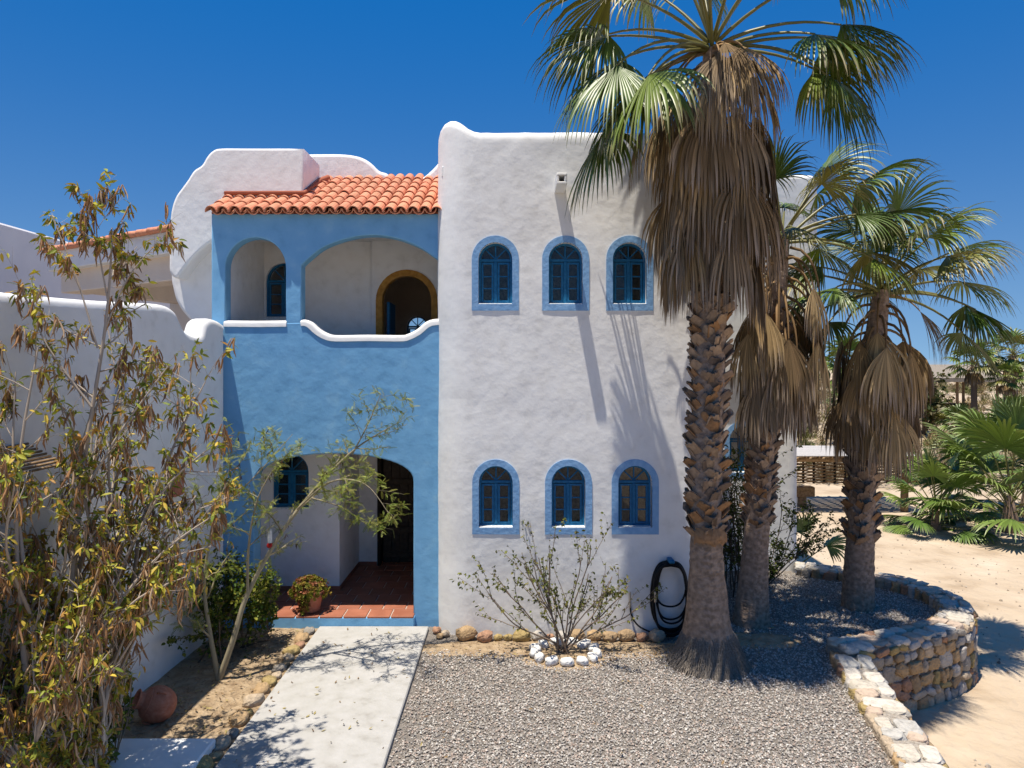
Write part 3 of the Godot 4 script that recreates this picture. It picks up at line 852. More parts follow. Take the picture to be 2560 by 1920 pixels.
func build_ground() -> void:
	var s := Shape.new()
	var sec := 96
	var prev := -1
	var r := 0.0
	var ring := 0
	while r < 1500.0:
		var st := s.v.size()
		for j in sec:
			var a := TAU * j / sec
			var x := cos(a) * r; var d := 12.0 + sin(a) * r
			s.add(Vector3(x, terrain_height(x, d), -d))
		if prev >= 0:
			for j in sec:
				var j2 := (j + 1) % sec
				s.quad(prev + j, prev + j2, st + j2, st + j)
		prev = st
		ring += 1
		r = r + maxf(0.8, r * 0.07)
	setting("ground", s.mesh(), M.sand)
	# the levelled yard, edged by the stone walls on the right
	var yard := PackedVector2Array([Vector2(-26, -8), Vector2(3.0, -8), Vector2(3.2, 3.0), Vector2(3.5, 5.0), Vector2(3.78, 6.45), Vector2(4.0, 7.6), Vector2(4.25, 8.8), Vector2(4.4, 9.3), Vector2(5.0, 9.5), Vector2(5.7, 9.85), Vector2(6.25, 10.25), Vector2(6.6, 10.75), Vector2(6.68, 11.4), Vector2(6.45, 12.05), Vector2(6.0, 12.45), Vector2(5.5, 12.75), Vector2(5.15, 13.0), Vector2(5.1, 17), Vector2(-26, 17)])
	s = Shape.new()
	slab(s, yard, -0.012, -0.9, 0.002, plan_xf(0))
	setting("yard", s.mesh(), M.gravel_bed)
	# bare soil strip beside the path
	s = Shape.new()
	var n := 26
	for i in n + 1:
		for j in n * 2 + 1:
			var x := lerpf(-4.6, -2.72, float(i) / n)
			var d := lerpf(3.0, 10.3, j / (n * 2.0))
			s.add(Vector3(x, 0.012 + fine_noise.get_noise_2d(x * 3, d * 3) * 0.018 + fine_noise.get_noise_2d(x * 11, d * 11) * 0.006, -d))
	for i in n:
		for j in n * 2:
			var a := i * (n * 2 + 1) + j
			s.quad(a, a + 1, a + n * 2 + 2, a + n * 2 + 1)
	setting("garden_soil", s.mesh(), M.soil)
	# bare earth round the shrub and along the tower's foot, and round the second palm
	for e in [[Vector2(0.65, 9.45), Vector2(2.1, 0.33)], [Vector2(3.35, 9.75), Vector2(0.62, 0.3)], [Vector2(0.68, 9.26), Vector2(0.62, 0.5)]]:
		s = Shape.new()
		var c: Vector2 = e[0]
		var m := s.add(Vector3(c.x, 0.016, -c.y))
		for ringi in 4:
			for j in 40:
				var a := TAU * j / 40
				var k := (ringi + 1) / 4.0 * (1.0 + 0.22 * fine_noise.get_noise_2d(cos(a) * 3 + c.x, sin(a) * 3))
				s.add(Vector3(c.x + cos(a) * e[1].x * k, 0.016 - 0.024 * (ringi / 3.0) + fine_noise.get_noise_2d(cos(a) * k * 9, sin(a) * k * 9) * 0.006, -c.y - sin(a) * e[1].y * k))
		for j in 40:
			s.tri(m, m + 1 + (j + 1) % 40, m + 1 + j)
			for ringi in 3:
				s.quad(m + 1 + ringi * 40 + j, m + 1 + ringi * 40 + (j + 1) % 40, m + 41 + ringi * 40 + (j + 1) % 40, m + 41 + ringi * 40 + j)
		setting("bare_soil", s.mesh(), M.soil)
	# the concrete path
	s = Shape.new()
	bevel_box(s, Vector3(-2.75, -0.05, -10.15), Vector3(-1.19, 0.045, -3.0), 0.012)
	setting("path", s.mesh(), M.concrete)
	# loose gravel
	var chip := []
	for k in 3: chip.append(stone_low(80 + k))
	var palette := [Color(0.42, 0.39, 0.34), Color(0.34, 0.31, 0.28), Color(0.48, 0.43, 0.38), Color(0.24, 0.22, 0.20), Color(0.44, 0.35, 0.29), Color(0.56, 0.53, 0.48)]
	var where := []; var tints := PackedColorArray()
	for v in 3:
		where.append([])
	var total := 0
	var tint3 := [PackedColorArray(), PackedColorArray(), PackedColorArray()]
	while total < 105000:
		total += 1
		var d := 5.6 + pow(rng.randf(), 1.25) * 7.6
		var x := rng.randf_range(-1.17, 6.6)
		if d > 9.62 and x < 2.75: continue
		if not Geometry2D.is_point_in_polygon(Vector2(x, d), yard): continue
		if x > 3.0 and d > 12.9: continue
		if Vector2((x - 0.68) / 0.5, (d - 9.26) / 0.42).length() < 1.0: continue
		if d > 9.25 and x < 2.6 and rng.randf() < smoothstep(9.2, 9.5, d + fine_noise.get_noise_2d(x * 4, 3) * 0.2): continue
		if Vector2((x - 3.35) / 0.6, (d - 9.75) / 0.3).length() < 1.0 and rng.randf() < 0.8: continue
		if x < -0.95 and rng.randf() < 0.6 * smoothstep(-0.9, -1.17, x): continue
		var q := rng.randf_range(0.008, 0.0165)
		var bs := Basis.from_euler(Vector3(rng.randf() * TAU, rng.randf() * TAU, rng.randf() * TAU)).scaled(Vector3(q, q * rng.randf_range(0.55, 0.9), q))
		var v := rng.randi() % 3
		where[v].append(Transform3D(bs, Vector3(x, rng.randf_range(-0.008, 0.006), -d)))
		var c: Color = palette[rng.randi() % 6]
		tint3[v].append(c * rng.randf_range(0.7, 1.2))
	var gs := Node3D.new(); gs.name = "gravel"; add_child(gs); gs.set_meta("kind", "stuff")
	gs.set_meta("label", "loose grey gravel spread over the yard"); gs.set_meta("category", "gravel")
	for v in 3: many("gravel_chips", chip[v], M.pebble, where[v], tint3[v], gs)

func stone_low(sd: int) -> ArrayMesh:
	var s := Shape.new()
	var g := RandomNumberGenerator.new(); g.seed = sd
	var pts := [Vector3.UP, Vector3.DOWN, Vector3.LEFT, Vector3.RIGHT, Vector3.FORWARD, Vector3.BACK]
	for k in 6: pts[k] = pts[k] * g.randf_range(0.7, 1.25) + Vector3(g.randf(), g.randf(), g.randf()) * 0.3
	for f in [[0, 3, 5], [0, 5, 2], [0, 2, 4], [0, 4, 3], [1, 5, 3], [1, 2, 5], [1, 4, 2], [1, 3, 4]]:
		var i := s.add(pts[f[0]]); s.add(pts[f[1]]); s.add(pts[f[2]])
		s.tri(i, i + 1, i + 2)
	return s.mesh()

# ------------------------------------------------------------------ rubble walls
func rubble_wall(called: String, label: String, line: Array, top: Array, width: float, foot: float, face_from: float, face_to: float) -> void:
	var pts := smooth_line(line, 8)
	var n := pts.size()
	var t := thing(called, label, "stone wall", Vector3(line[0].x, foot, -line[0].y))
	var core := Shape.new()
	var run := PackedFloat32Array([0.0])
	for k in range(1, n): run.append(run[k - 1] + pts[k].distance_to(pts[k - 1]))
	var prev := -1
	for k in n:
		var tan := (pts[mini(k + 1, n - 1)] - pts[maxi(k - 1, 0)]).normalized()
		var nr := Vector2(tan.y, -tan.x)
		var y := lerpf(top[0], top[1], run[k] / run[n - 1])
		var st := core.v.size()
		for e in [[1, foot], [1, y - 0.03], [0.8, y], [-0.8, y], [-1, y - 0.03], [-1, foot]]:
			var q: Vector2 = pts[k] + nr * float(e[0]) * (width / 2 - 0.02)
			core.add(Vector3(q.x, e[1], -q.y))
		if prev >= 0:
			for j in 5: core.quad(prev + j, prev + j + 1, st + j + 1, st + j)
		else: core.quad(st, st + 5, st + 4, st + 1)
		prev = st
	core.quad(prev, prev + 1, prev + 4, prev + 5)
	part("mortar_core", core.mesh(), M.mortar, t)
	var shapes := []
	for k in 8: shapes.append(stone_mesh(100 + k, Vector3.ONE, 0.5, 0.55))
	var flags := []
	for k in 6: flags.append(stone_mesh(120 + k, Vector3.ONE, 0.4, 0.55))
	var sample := func(u: float) -> Array:
		var k := 0
		while k < n - 2 and run[k + 1] < u: k += 1
		var f := clampf((u - run[k]) / maxf(1e-4, run[k + 1] - run[k]), 0, 1)
		var tan := (pts[k + 1] - pts[k]).normalized()
		return [pts[k].lerp(pts[k + 1], f), tan, lerpf(top[0], top[1], u / run[n - 1])]
	# flat stones along the top
	var u := 0.1
	while u < run[n - 1]:
		var lw := rng.randf_range(0.16, 0.34)
		var e: Array = sample.call(u)
		var nr := Vector2(e[1].y, -e[1].x)
		var split := rng.randf_range(-0.4, 0.4) if rng.randf() < 0.75 else 9.0
		var spans := [[-1.02, 1.02]] if split > 1.0 else [[-1.02, split - 0.03], [split + 0.03, 1.02]]
		for sp in spans:
			var mid: float = (sp[0] + sp[1]) / 2 * width / 2
			var wd: float = (sp[1] - sp[0]) * width / 2
			var q: Vector2 = e[0] + nr * mid + e[1] * rng.randf_range(-0.04, 0.04)
			var b := Basis(Vector3(e[1].x, 0, -e[1].y), Vector3.UP, Vector3(e[1].y, 0, e[1].x)) * Basis(Vector3.UP, rng.randf_range(-0.25, 0.25)) * Basis.from_euler(Vector3(rng.randf_range(-0.05, 0.05), 0, rng.randf_range(-0.05, 0.05)))
			part("cap_stone", flags[rng.randi() % 6], M.cap_stones[rng.randi() % 4], t, Transform3D(b * Basis.from_scale(Vector3(lw * rng.randf_range(0.9, 1.08), rng.randf_range(0.07, 0.11), wd * 1.0)), Vector3(q.x, e[2] - 0.005, -q.y)))
		u += lw * 0.98
	# stones in the outer face, course by course, and the few seen on the inner edge
	var y := foot + 0.02
	while y < top[0] - 0.06:
		var hgt := rng.randf_range(0.1, 0.23)
		if y + hgt > top[0] - 0.03: hgt = maxf(0.06, top[0] - 0.03 - y)
		u = face_from + rng.randf_range(0, 0.1)
		while u < face_to:
			var lw := rng.randf_range(0.08, 0.3)
			var e: Array = sample.call(u + lw / 2)
			var nr := Vector2(e[1].y, -e[1].x)
			var q: Vector2 = e[0] + nr * (width / 2 - 0.03)
			var b := Basis(Vector3(e[1].x, 0, -e[1].y), Vector3.UP, Vector3(e[1].y, 0, e[1].x)) * Basis(Vector3.BACK, rng.randf_range(-0.5, 0.5))
			part("stone", shapes[rng.randi() % 8], M.stones[rng.randi() % 7], t, Transform3D(b * Basis.from_scale(Vector3(lw * 1.02, hgt * rng.randf_range(0.75, 1.25), rng.randf_range(0.10, 0.17))), Vector3(q.x, y + hgt / 2 + rng.randf_range(-0.02, 0.02), -q.y)))
			u += lw * rng.randf_range(0.92, 1.05)
		y += hgt * 0.98
	u = 0.1
	while u < run[n - 1]:
		var lw := rng.randf_range(0.12, 0.26)
		var e: Array = sample.call(u)
		var nr := Vector2(e[1].y, -e[1].x)
		var q: Vector2 = e[0] - nr * (width / 2 - 0.02)
		part("stone", shapes[rng.randi() % 8], M.stones[rng.randi() % 7], t, Transform3D(Basis(Vector3(e[1].x, 0, -e[1].y), Vector3.UP, Vector3(e[1].y, 0, e[1].x)) * Basis.from_scale(Vector3(lw, e[2] + 0.1, 0.12)), Vector3(q.x, (e[2] - 0.06) / 2, -q.y)))
		u += lw * 1.0

# ------------------------------------------------------------------ fan palms
func mixed(a: Color, b: Color, t: float) -> Color:
	return a.lerp(b, clampf(t, 0, 1))

# One fan leaf: a petiole that bends under its weight and a pleated blade whose segments come apart and droop.
# o: lp, lb petiole and blade length; segs; span (half angle); fold; droop; sag; dead; join; g (random generator)
func fan_leaf(hub: Vector3, dir: Vector3, axis: Vector3, o: Dictionary) -> ArrayMesh:
	var s := Shape.new()
	var g: RandomNumberGenerator = o.g
	var dead: bool = o.get("dead", false)
	var p := hub
	var d := dir.normalized()
	var pts := PackedVector3Array([p])
	var np := 7
	var step: float = o.lp / np
	for k in np:
		d = (d + Vector3.DOWN * float(o.sag) * step).normalized()
		p += d * step
		pts.append(p)
	var pc := Color(0.17, 0.16, 0.045) if not dead else Color(0.23, 0.145, 0.07) * g.randf_range(0.7, 1.3)
	tube(s, pts, radii(float(o.get("pr", 0.028)), float(o.get("pr", 0.028)) * 0.42, pts.size()), 5, pc)
	var T := d
	var N := Vector3.UP - T * T.y
	if dead or N.length() < 0.35:
		var away := p - axis
		away.y = 0
		N = away - T * away.dot(T)
	N = N.normalized()
	var roll: float = g.randf_range(-0.35, 0.35)
	N = N.rotated(T, roll)
	var S := T.cross(N).normalized()
	var segs: int = o.segs
	var span: float = o.span
	var tone := g.randf()
	var base: Color
	var tip: Color
	if dead:
		base = [Color(0.27, 0.185, 0.09), Color(0.17, 0.115, 0.06), Color(0.36, 0.26, 0.135), Color(0.22, 0.165, 0.105)][g.randi() % 4]
		tip = Color(0.25, 0.20, 0.155)
	else:
		base = mixed(Color(0.055, 0.11, 0.016), Color(0.14, 0.19, 0.026), tone)
		if g.randf() < 0.15: base = Color(0.17, 0.165, 0.03)
		tip = mixed(Color(0.30, 0.24, 0.13), Color(0.12, 0.15, 0.04), g.randf() * 0.8)
	if o.has("fresh"): base = mixed(Color(0.065, 0.125, 0.02), Color(0.17, 0.235, 0.045), tone); tip = Color(0.20, 0.24, 0.08)
	var dth := 2.0 * span / segs
	var ns := 7
	for j in segs:
		var a := -span + dth * (j + 0.5)
		var L: float = o.lb * (0.62 + 0.38 * cos(a * 0.75)) * g.randf_range(0.9, 1.07)
		var D := (T * cos(a) + S * sin(a) - N * float(o.fold) * pow(absf(sin(a * 0.5)), 1.3) * 1.4).normalized()
		var W := (S * cos(a) - T * sin(a)).normalized()
		var q := p
		var jn: float = o.join * g.randf_range(0.88, 1.1)
		var lim: float = o.droop * g.randf_range(0.65, 1.5)
		var shade := g.randf_range(0.75, 1.25)
		var pale := g.randf()
		var prev := -1
		for k in ns + 1:
			var t := float(k) / ns
			if k > 0:
				D = (D + Vector3.DOWN * lim * t * t * 1.1 + Vector3(g.randf_range(-1, 1), g.randf_range(-1, 1), g.randf_range(-1, 1)) * 0.05 * t).normalized()
				q += D * (L / ns)
			var hw: float
			if t < jn: hw = (0.012 + t * L) * dth * 0.53
			else: hw = jn * L * dth * 0.53 * pow(maxf(0.0, 1.0 - (t - jn) / (1.0 - jn)), 0.75)
			hw = maxf(hw, 0.0012)
			W = (W - D * W.dot(D)).normalized()
			var up := D.cross(W).normalized()
			var col := mixed(base * shade, tip * shade, smoothstep(0.62, 1.0, t + (pale - 0.5) * 0.3))
			if dead and pale > 0.75: col = col * 1.45
			var crease := hw * (0.75 if dead else 0.5)
			var st := s.v.size()
			s.add(q - W * hw, col); s.add(q + up * crease, col * 1.02); s.add(q + W * hw, col)
			if prev >= 0:
				s.quad(prev, prev + 1, st + 1, st)
				s.quad(prev + 1, prev + 2, st + 2, st + 1)
			prev = st
	return s.mesh()

func palm_trunk(s: Shape, path: Array, rad: Array, ring_from: float, ring_to: float) -> void:
	# path, rad: control points; rings are the closely set growth ridges between two heights
	var pts := smooth3(path, 14)
	var sides := 22
	var prev := -1
	var n := pts.size()
	for k in n:
		var t := float(k) / (n - 1) * (rad.size() - 1)
		var i := mini(int(t), rad.size() - 2)
		var r0 := lerpf(rad[i], rad[i + 1], t - i)
		var st := s.v.size()
		for j in sides:
			var a := TAU * j / sides
			var dirv := Vector3(cos(a), 0, sin(a))
			var y := pts[k].y
			var r := r0 * (1.0 + 0.05 * fine_noise.get_noise_3dv(dirv * 2.0 + Vector3(0, y * 2.2, 0)))
			if y > ring_from and y < ring_to: r += 0.005 * sin(y * 190.0 + 3.0 * fine_noise.get_noise_2d(a * 3, y * 4))
			s.add(pts[k] + dirv * r)
		if prev >= 0:
			for j in sides:
				var j2 := (j + 1) % sides
				s.quad(prev + j, prev + j2, st + j2, st + j)
		prev = st

func along(path: PackedVector3Array, y: float) -> Vector3:
	for k in path.size() - 1:
		if path[k + 1].y >= y:
			return path[k].lerp(path[k + 1], (y - path[k].y) / maxf(1e-5, path[k + 1].y - path[k].y))
	return path[path.size() - 1]

var boot_shapes := []

# A cut leaf base: a tapering, dished and cracked plate that leans off the trunk.
func make_boots() -> void:
	for k in 5:
		var g := RandomNumberGenerator.new(); g.seed = 300 + k
		var s := Shape.new()
		var cols := 5
		var rows := 5
		for side in 2:
			for i in rows + 1:
				var t := float(i) / rows
				for j in cols + 1:
					var u := float(j) / cols * 2.0 - 1.0
					var w := lerpf(0.5, 0.26, pow(t, 0.8))
					var ragged := (0.16 * g.randf() if i == rows else 0.0)
					var z := 0.05 + t * 0.34 + 0.10 * t * t - absf(u) * 0.16 * (1.0 - t * 0.5) - (0.09 if side == 1 else 0.0) + (0.05 * sin(PI * t))
					s.add(Vector3(u * w, t - ragged, z))
		var per := (rows + 1) * (cols + 1)
		for side in 2:
			for i in rows:
				for j in cols:
					var b := side * per + i * (cols + 1) + j
					if side == 0: s.quad(b, b + cols + 1, b + cols + 2, b + 1)
					else: s.quad(b, b + 1, b + cols + 2, b + cols + 1)
		for j in cols:
			var b := rows * (cols + 1) + j
			s.quad(b, per + b, per + b + 1, b + 1)
		for i in rows:
			for e in [0, cols]:
				var b: int = i * (cols + 1) + e
				s.quad(b, per + b, per + b + cols + 1, b + cols + 1)
		boot_shapes.append(s.mesh())

func set_boots(parent: Node3D, path: PackedVector3Array, y0: float, y1: float, r: float, per: int, rise: float, size: float, g: RandomNumberGenerator) -> void:
	var y := y0
	var row := 0
	while y < y1:
		var c := along(path, y)
		for j in per:
			var a := TAU * (j + 0.5 * (row % 2) + g.randf_range(-0.12, 0.12)) / per
			var out := Vector3(cos(a), 0, sin(a))
			var side := Vector3.UP.cross(out)
			var lean := (0.42 if (j + row) % 2 == 0 else -0.42) + g.randf_range(-0.2, 0.2)
			var b := Basis(side, Vector3.UP, out) * Basis(Vector3.BACK, lean) * Basis(Vector3.RIGHT, g.randf_range(0.05, 0.4))
			part("leaf_base", boot_shapes[g.randi() % 5], M.boots[g.randi() % 4], parent, Transform3D(b * Basis.from_scale(Vector3(size * g.randf_range(0.95, 1.3), size * g.randf_range(0.8, 1.2), size * g.randf_range(0.75, 1.1))), c + out * r + Vector3.UP * g.randf_range(-0.03, 0.03)))
		y += rise
		row += 1

func fan_palm(called: String, label: String, group: String, o: Dictionary) -> Node3D:
	var g := RandomNumberGenerator.new(); g.seed = o.seed
	var t := thing(called, label, "palm tree", o.path[0], group)
	var s := Shape.new()
	palm_trunk(s, o.path, o.rad, o.rings[0], o.rings[1])
	var trunk := part("trunk", s.mesh(), M.bark_smooth, t)
	var pts := smooth3(o.path, 14)
	set_boots(trunk, pts, o.boots[0], o.boots[1], o.boot_r, o.boot_per, o.boot_rise, o.boot_size, g)
	var hub: Vector3 = o.hub
	if o.has("skirt_root"):
		# fibrous root mass at the foot
		var rs := Shape.new()
		var mass := Shape.new()
		var rows := 14
		for i in rows + 1:
			var hh := 0.5 * i / rows
			var rr := lerpf(0.555, 0.285, pow(hh / 0.5, 0.62))
			for j in 72:
				var a := TAU * j / 72
				var rag := fine_noise.get_noise_3d(cos(a) * 14, hh * 4, sin(a) * 14) * 0.02 + (0.035 * fine_noise.get_noise_2d(a * 6, 3) - 0.012 if i == rows else 0.0)
				mass.add(o.path[0] + Vector3(cos(a) * (rr + rag + (-0.05 if i == rows else 0.0)), hh + 0.04 * fine_noise.get_noise_2d(a * 2.0, 8) * hh * 2.0, sin(a) * (rr + rag + (-0.05 if i == rows else 0.0))))
		for i in rows:
			for j in 72: mass.quad(i * 72 + j, i * 72 + (j + 1) % 72, (i + 1) * 72 + (j + 1) % 72, (i + 1) * 72 + j)
		part("root_mass", mass.mesh(), M.root, t)
		# torn collar of old bark where the smooth trunk meets the leaf bases
		var cs := Shape.new()
		for i in 7:
			var tt := i / 6.0
			for j in 37:
				var a := -2.5 + 3.6 * j / 36.0
				var torn := 0.05 * fine_noise.get_noise_2d(a * 2.5, 1) + 0.02 * fine_noise.get_noise_2d(a * 9, 5)
				var rr := 0.205 + 0.045 * sin(tt * 2.2) + 0.012 * fine_noise.get_noise_2d(a * 4, tt * 3)
				cs.add(Vector3(2.465, 1.74 - tt * (0.2 + torn), -9.0) + Vector3(cos(a), 0, -sin(a)) * rr)
		for i in 6:
			for j in 36: cs.quad(i * 37 + j, i * 37 + j + 1, (i + 1) * 37 + j + 1, (i + 1) * 37 + j)
		part("bark_collar", cs.mesh(), M.boots[3], t)
		for k in 3200:
			var a := g.randf() * TAU
			var h0 := g.randf_range(0.12, 0.5)
			var r0 := lerpf(0.55, 0.27, pow(h0 / 0.52, 0.65)) * 1.0
			var out := Vector3(cos(a), 0, sin(a))
			var sidev := Vector3(-sin(a), 0, cos(a)) * g.randf_range(-0.035, 0.035)
			var q0: Vector3 = o.path[0] + out * (r0 - 0.015) + Vector3.UP * h0
			var h1 := h0 - g.randf_range(0.08, 0.16)
			var r1 := lerpf(0.55, 0.27, pow(maxf(0.0, h1) / 0.52, 0.65))
			var q1: Vector3 = o.path[0] + out * (r1 + g.randf_range(0.012, 0.035)) + Vector3.UP * h1 + sidev
			tube(rs, PackedVector3Array([q0, (q0 + q1) / 2 + out * 0.012, q1]), PackedFloat32Array([0.005, 0.006, 0.002]), 3, Color.WHITE, false)
		part("root_fibres", rs.mesh(), M.root, t).set_meta("kind", "stuff")
	# green crown
	for e in o.get("aimed", []):
		var dir := Vector3(cos(e[0]) * cos(e[1]), sin(e[1]), -sin(e[0]) * cos(e[1]))
		part("frond", fan_leaf(hub + dir * 0.08, dir, hub, {g = g, lp = e[2], lb = e[3], segs = o.segs, span = g.randf_range(1.5, 1.85), fold = g.randf_range(0.25, 0.6), droop = o.droop, sag = e[4], join = 0.5}), M.frond, t)
	for k in int(o.n):
		var az := k * 2.39996 + float(o.seed)
		var f := (k + 0.5) / float(o.n)
		var el := lerpf(1.35, o.low, pow(f, 0.9)) + g.randf_range(-0.12, 0.12)
		var dir := Vector3(cos(az) * cos(el), sin(el), -sin(az) * cos(el))
		if o.has("off_wall") and dir.z < 0.0 and el < 1.0: dir.z = -dir.z * 0.8
		var stop: float = o.get("back_limit", 9.0)
		var reach: float = o.lp * g.randf_range(0.8, 1.15) * (0.9 + 0.2 * f)
		if -dir.z * (reach + o.lb) > stop: reach *= 0.6
		if o.has("off_wall") and dir.z > 0.6 and absf(dir.x) < 0.42 and el < 0.6:
			# the lowest leaf on the near side has died and hangs over the skirt
			part("dead_frond", fan_leaf(hub + dir * 0.06, dir, hub, {g = g, lp = 0.5, lb = o.lb * 0.95, segs = o.segs, span = 0.9, fold = 0.3, droop = 0.9, sag = 2.6, dead = true, join = 0.5}), M.dead_frond, t)
			continue
		part("frond", fan_leaf(hub + dir * 0.06 + Vector3.UP * 0.12 * (1 - f), dir, hub, {g = g, lp = reach, lb = o.lb * g.randf_range(0.85, 1.1), segs = o.segs, span = g.randf_range(1.4, 1.9), fold = g.randf_range(0.2, 0.7), droop = o.droop, sag = lerpf(0.25, 0.7, f), join = g.randf_range(0.42, 0.55)}), M.frond, t)
	# hanging dead leaves
	for k in int(o.dead):
		var az := k * 2.39996 * 1.0 + 0.7 * float(o.seed) + g.randf_range(-0.2, 0.2)
		var f := (k + 0.5) / float(o.dead)
		var y := lerpf(hub.y - 0.05, o.dead_low, f)
		var c := along(pts, y)
		var out := Vector3(cos(az), 0, -sin(az))
		var dir := out * g.randf_range(0.7, 1.0) + Vector3.UP * g.randf_range(0.0, 0.55) * (1.0 - f)
		part("dead_frond", fan_leaf(c + out * 0.12, dir, c, {g = g, lp = o.dead_lp * g.randf_range(0.7, 1.2), lb = o.dead_lb * g.randf_range(0.85, 1.12), segs = o.dead_segs, span = g.randf_range(0.55, 1.0), fold = g.randf_range(-0.2, 0.5), droop = 1.2, sag = o.dead_sag * g.randf_range(0.8, 1.3), dead = true, join = g.randf_range(0.5, 0.7), pr = 0.024}), M.dead_frond, t)
	for e in o.get("dead_aimed", []):
		var dir := Vector3(cos(e[0]) * cos(e[1]), sin(e[1]), -sin(e[0]) * cos(e[1]))
		part("dead_frond", fan_leaf(hub + dir * 0.08, dir, hub, {g = g, lp = e[2], lb = e[3], segs = o.dead_segs, span = 0.5, fold = 0.2, droop = 0.8, sag = e[4], dead = true, join = 0.4, pr = 0.02}), M.dead_frond, t)
	return t

# A young palm with little trunk: leaves from near the ground.
func young_palm(label: String, group: String, at: Vector3, size: float, n: int, sd: int, segs := 30, fresh := true) -> Node3D:
	var g := RandomNumberGenerator.new(); g.seed = sd
	var t := thing("young_palm", label, "palm", at, group)
	var s := Shape.new()
	palm_trunk(s, [at + Vector3.DOWN * 0.1, at + Vector3.UP * 0.1 * size, at + Vector3.UP * 0.2 * size, at + Vector3.UP * 0.3 * size], [0.06 * size, 0.055 * size, 0.04 * size, 0.012 * size], 99, 99)
	part("trunk", s.mesh(), M.boots[0], t)
	for k in n:
		var f := (k + 0.5) / n
		var az := k * 2.39996 + sd
		var el := lerpf(1.4, 0.1, pow(f, 0.8)) + g.randf_range(-0.1, 0.1)
		var dir := Vector3(cos(az) * cos(el), sin(el), -sin(az) * cos(el))
		var q := {g = g, lp = size * g.randf_range(0.4, 0.56), lb = size * g.randf_range(0.30, 0.38), segs = segs, span = g.randf_range(1.6, 2.0), fold = g.randf_range(0.1, 0.4), droop = 0.25, sag = lerpf(0.1, 0.9, f) / size, join = 0.62, pr = 0.02}
		if fresh: q.fresh = true
		part("frond", fan_leaf(at + Vector3.UP * size * 0.3 * (1.05 - f), dir, at, q), M.frond, t)
	return t

# ------------------------------------------------------------------ shrubs and small trees
func leaf_shape(l: float, w: float, curl := 0.15) -> ArrayMesh:
	var s := Shape.new()
	var rows := [[0.0, 0.08], [0.25, 0.85], [0.55, 1.0], [0.8, 0.55], [1.0, 0.02]]
	for r in rows:
		var y: float = -curl * l * r[0] * r[0]
		s.add(Vector3(-w / 2 * r[1], y + w * 0.16, l * r[0])); s.add(Vector3(0, y, l * r[0])); s.add(Vector3(w / 2 * r[1], y + w * 0.16, l * r[0]))
	for k in rows.size() - 1:
		s.quad(k * 3, k * 3 + 1, k * 3 + 4, k * 3 + 3)
		s.quad(k * 3 + 1, k * 3 + 2, k * 3 + 5, k * 3 + 4)
	return s.mesh()

func pod_shape(l: float, w: float) -> ArrayMesh:
	var s := Shape.new()
	tube(s, PackedVector3Array([Vector3(0, 0, 0), Vector3(0.01, -l * 0.3, 0.0), Vector3(0.015, -l * 0.65, 0.005), Vector3(0.0, -l, 0.015)]), PackedFloat32Array([w * 0.25, w * 0.5, w * 0.45, w * 0.08]), 5, Color.WHITE, false)
	return s.mesh()

func feather_shape(l: float, pairs := 9) -> ArrayMesh:
	var s := Shape.new()
	for k in pairs:
		var z := l * (k + 0.7) / pairs
		var hl := l * 0.17 * (1.0 - 0.5 * absf(2.0 * k / pairs - 0.9))
		var hw := l / pairs * 0.36
		var drop := -0.25 * l * pow(z / l, 2)
		for sd in [-1, 1]:
			s.flat(Vector3(0, drop, z - hw * 0.6), Vector3(sd * hl * 0.5, drop + 0.004, z - hw), Vector3(sd * hl, drop - 0.003, z + hw * 0.4), Vector3(sd * hl * 0.5, drop, z + hw))
	s.flat(Vector3(-0.0007, 0, 0), Vector3(0.0007, 0, 0), Vector3(0.0007, -0.25 * l, l), Vector3(-0.0007, -0.25 * l, l))
	return s.mesh()

# Grows wood from a start: returns the fine ends and the points along the twigs where leaves may sit.
func grow(s: Shape, at: Vector3, dir: Vector3, length: float, r: float, depth: int, o: Dictionary, spots: Array) -> void:
	var g: RandomNumberGenerator = o.g
	var n := maxi(3, int(length / o.seg))
	var pts := PackedVector3Array([at])
	var p := at
	var d := dir.normalized()
	var wob: float = o.wobble
	for k in n:
		d = (d + Vector3(g.randf_range(-wob, wob), g.randf_range(-wob, wob) + o.lift, g.randf_range(-wob, wob))).normalized()
		p += d * (length / n)
		if o.has("left_limit") and p.x < o.left_limit: p.x = o.left_limit; d.x = absf(d.x) * 0.3
		if o.has("right_limit"):
			var lim: float = o.right_limit.call(p)
			if p.x > lim: p.x = lim; d.x = -absf(d.x) * 0.2
		if p.y < 0.03: p.y = 0.03; d.y = absf(d.y)
		pts.append(p)
	var tone: float = g.randf_range(0.75, 1.2)
	tube(s, pts, radii(r, r * (0.55 if depth > 0 else 0.3), pts.size()), 6 if r > 0.012 else (4 if r > 0.005 else 3), o.wood * tone, false)
	if depth <= 1:
		for k in range(1, pts.size()): spots.append([pts[k], (pts[k] - pts[k - 1]).normalized(), depth])
	if depth > 0:
		var kids: int = int(o.kids[o.kids.size() - depth] * g.randf_range(0.75, 1.3))
		for k in kids:
			var f := g.randf_range(o.get("bare", 0.25), 1.0)
			var i := clampi(int(f * n), 1, n)
			var along_d := (pts[i] - pts[i - 1]).normalized()
			var side := Vector3(g.randf_range(-1, 1), g.randf_range(-0.4, 1.0), g.randf_range(-1, 1)).normalized()
			var nd: Vector3 = (along_d * (1.0 - o.open) + side * o.open).normalized()
			grow(s, pts[i], nd, length * g.randf_range(o.shrink * 0.7, o.shrink * 1.2), maxf(0.0016, r * lerpf(0.62, 0.4, f)), depth - 1, o, spots)

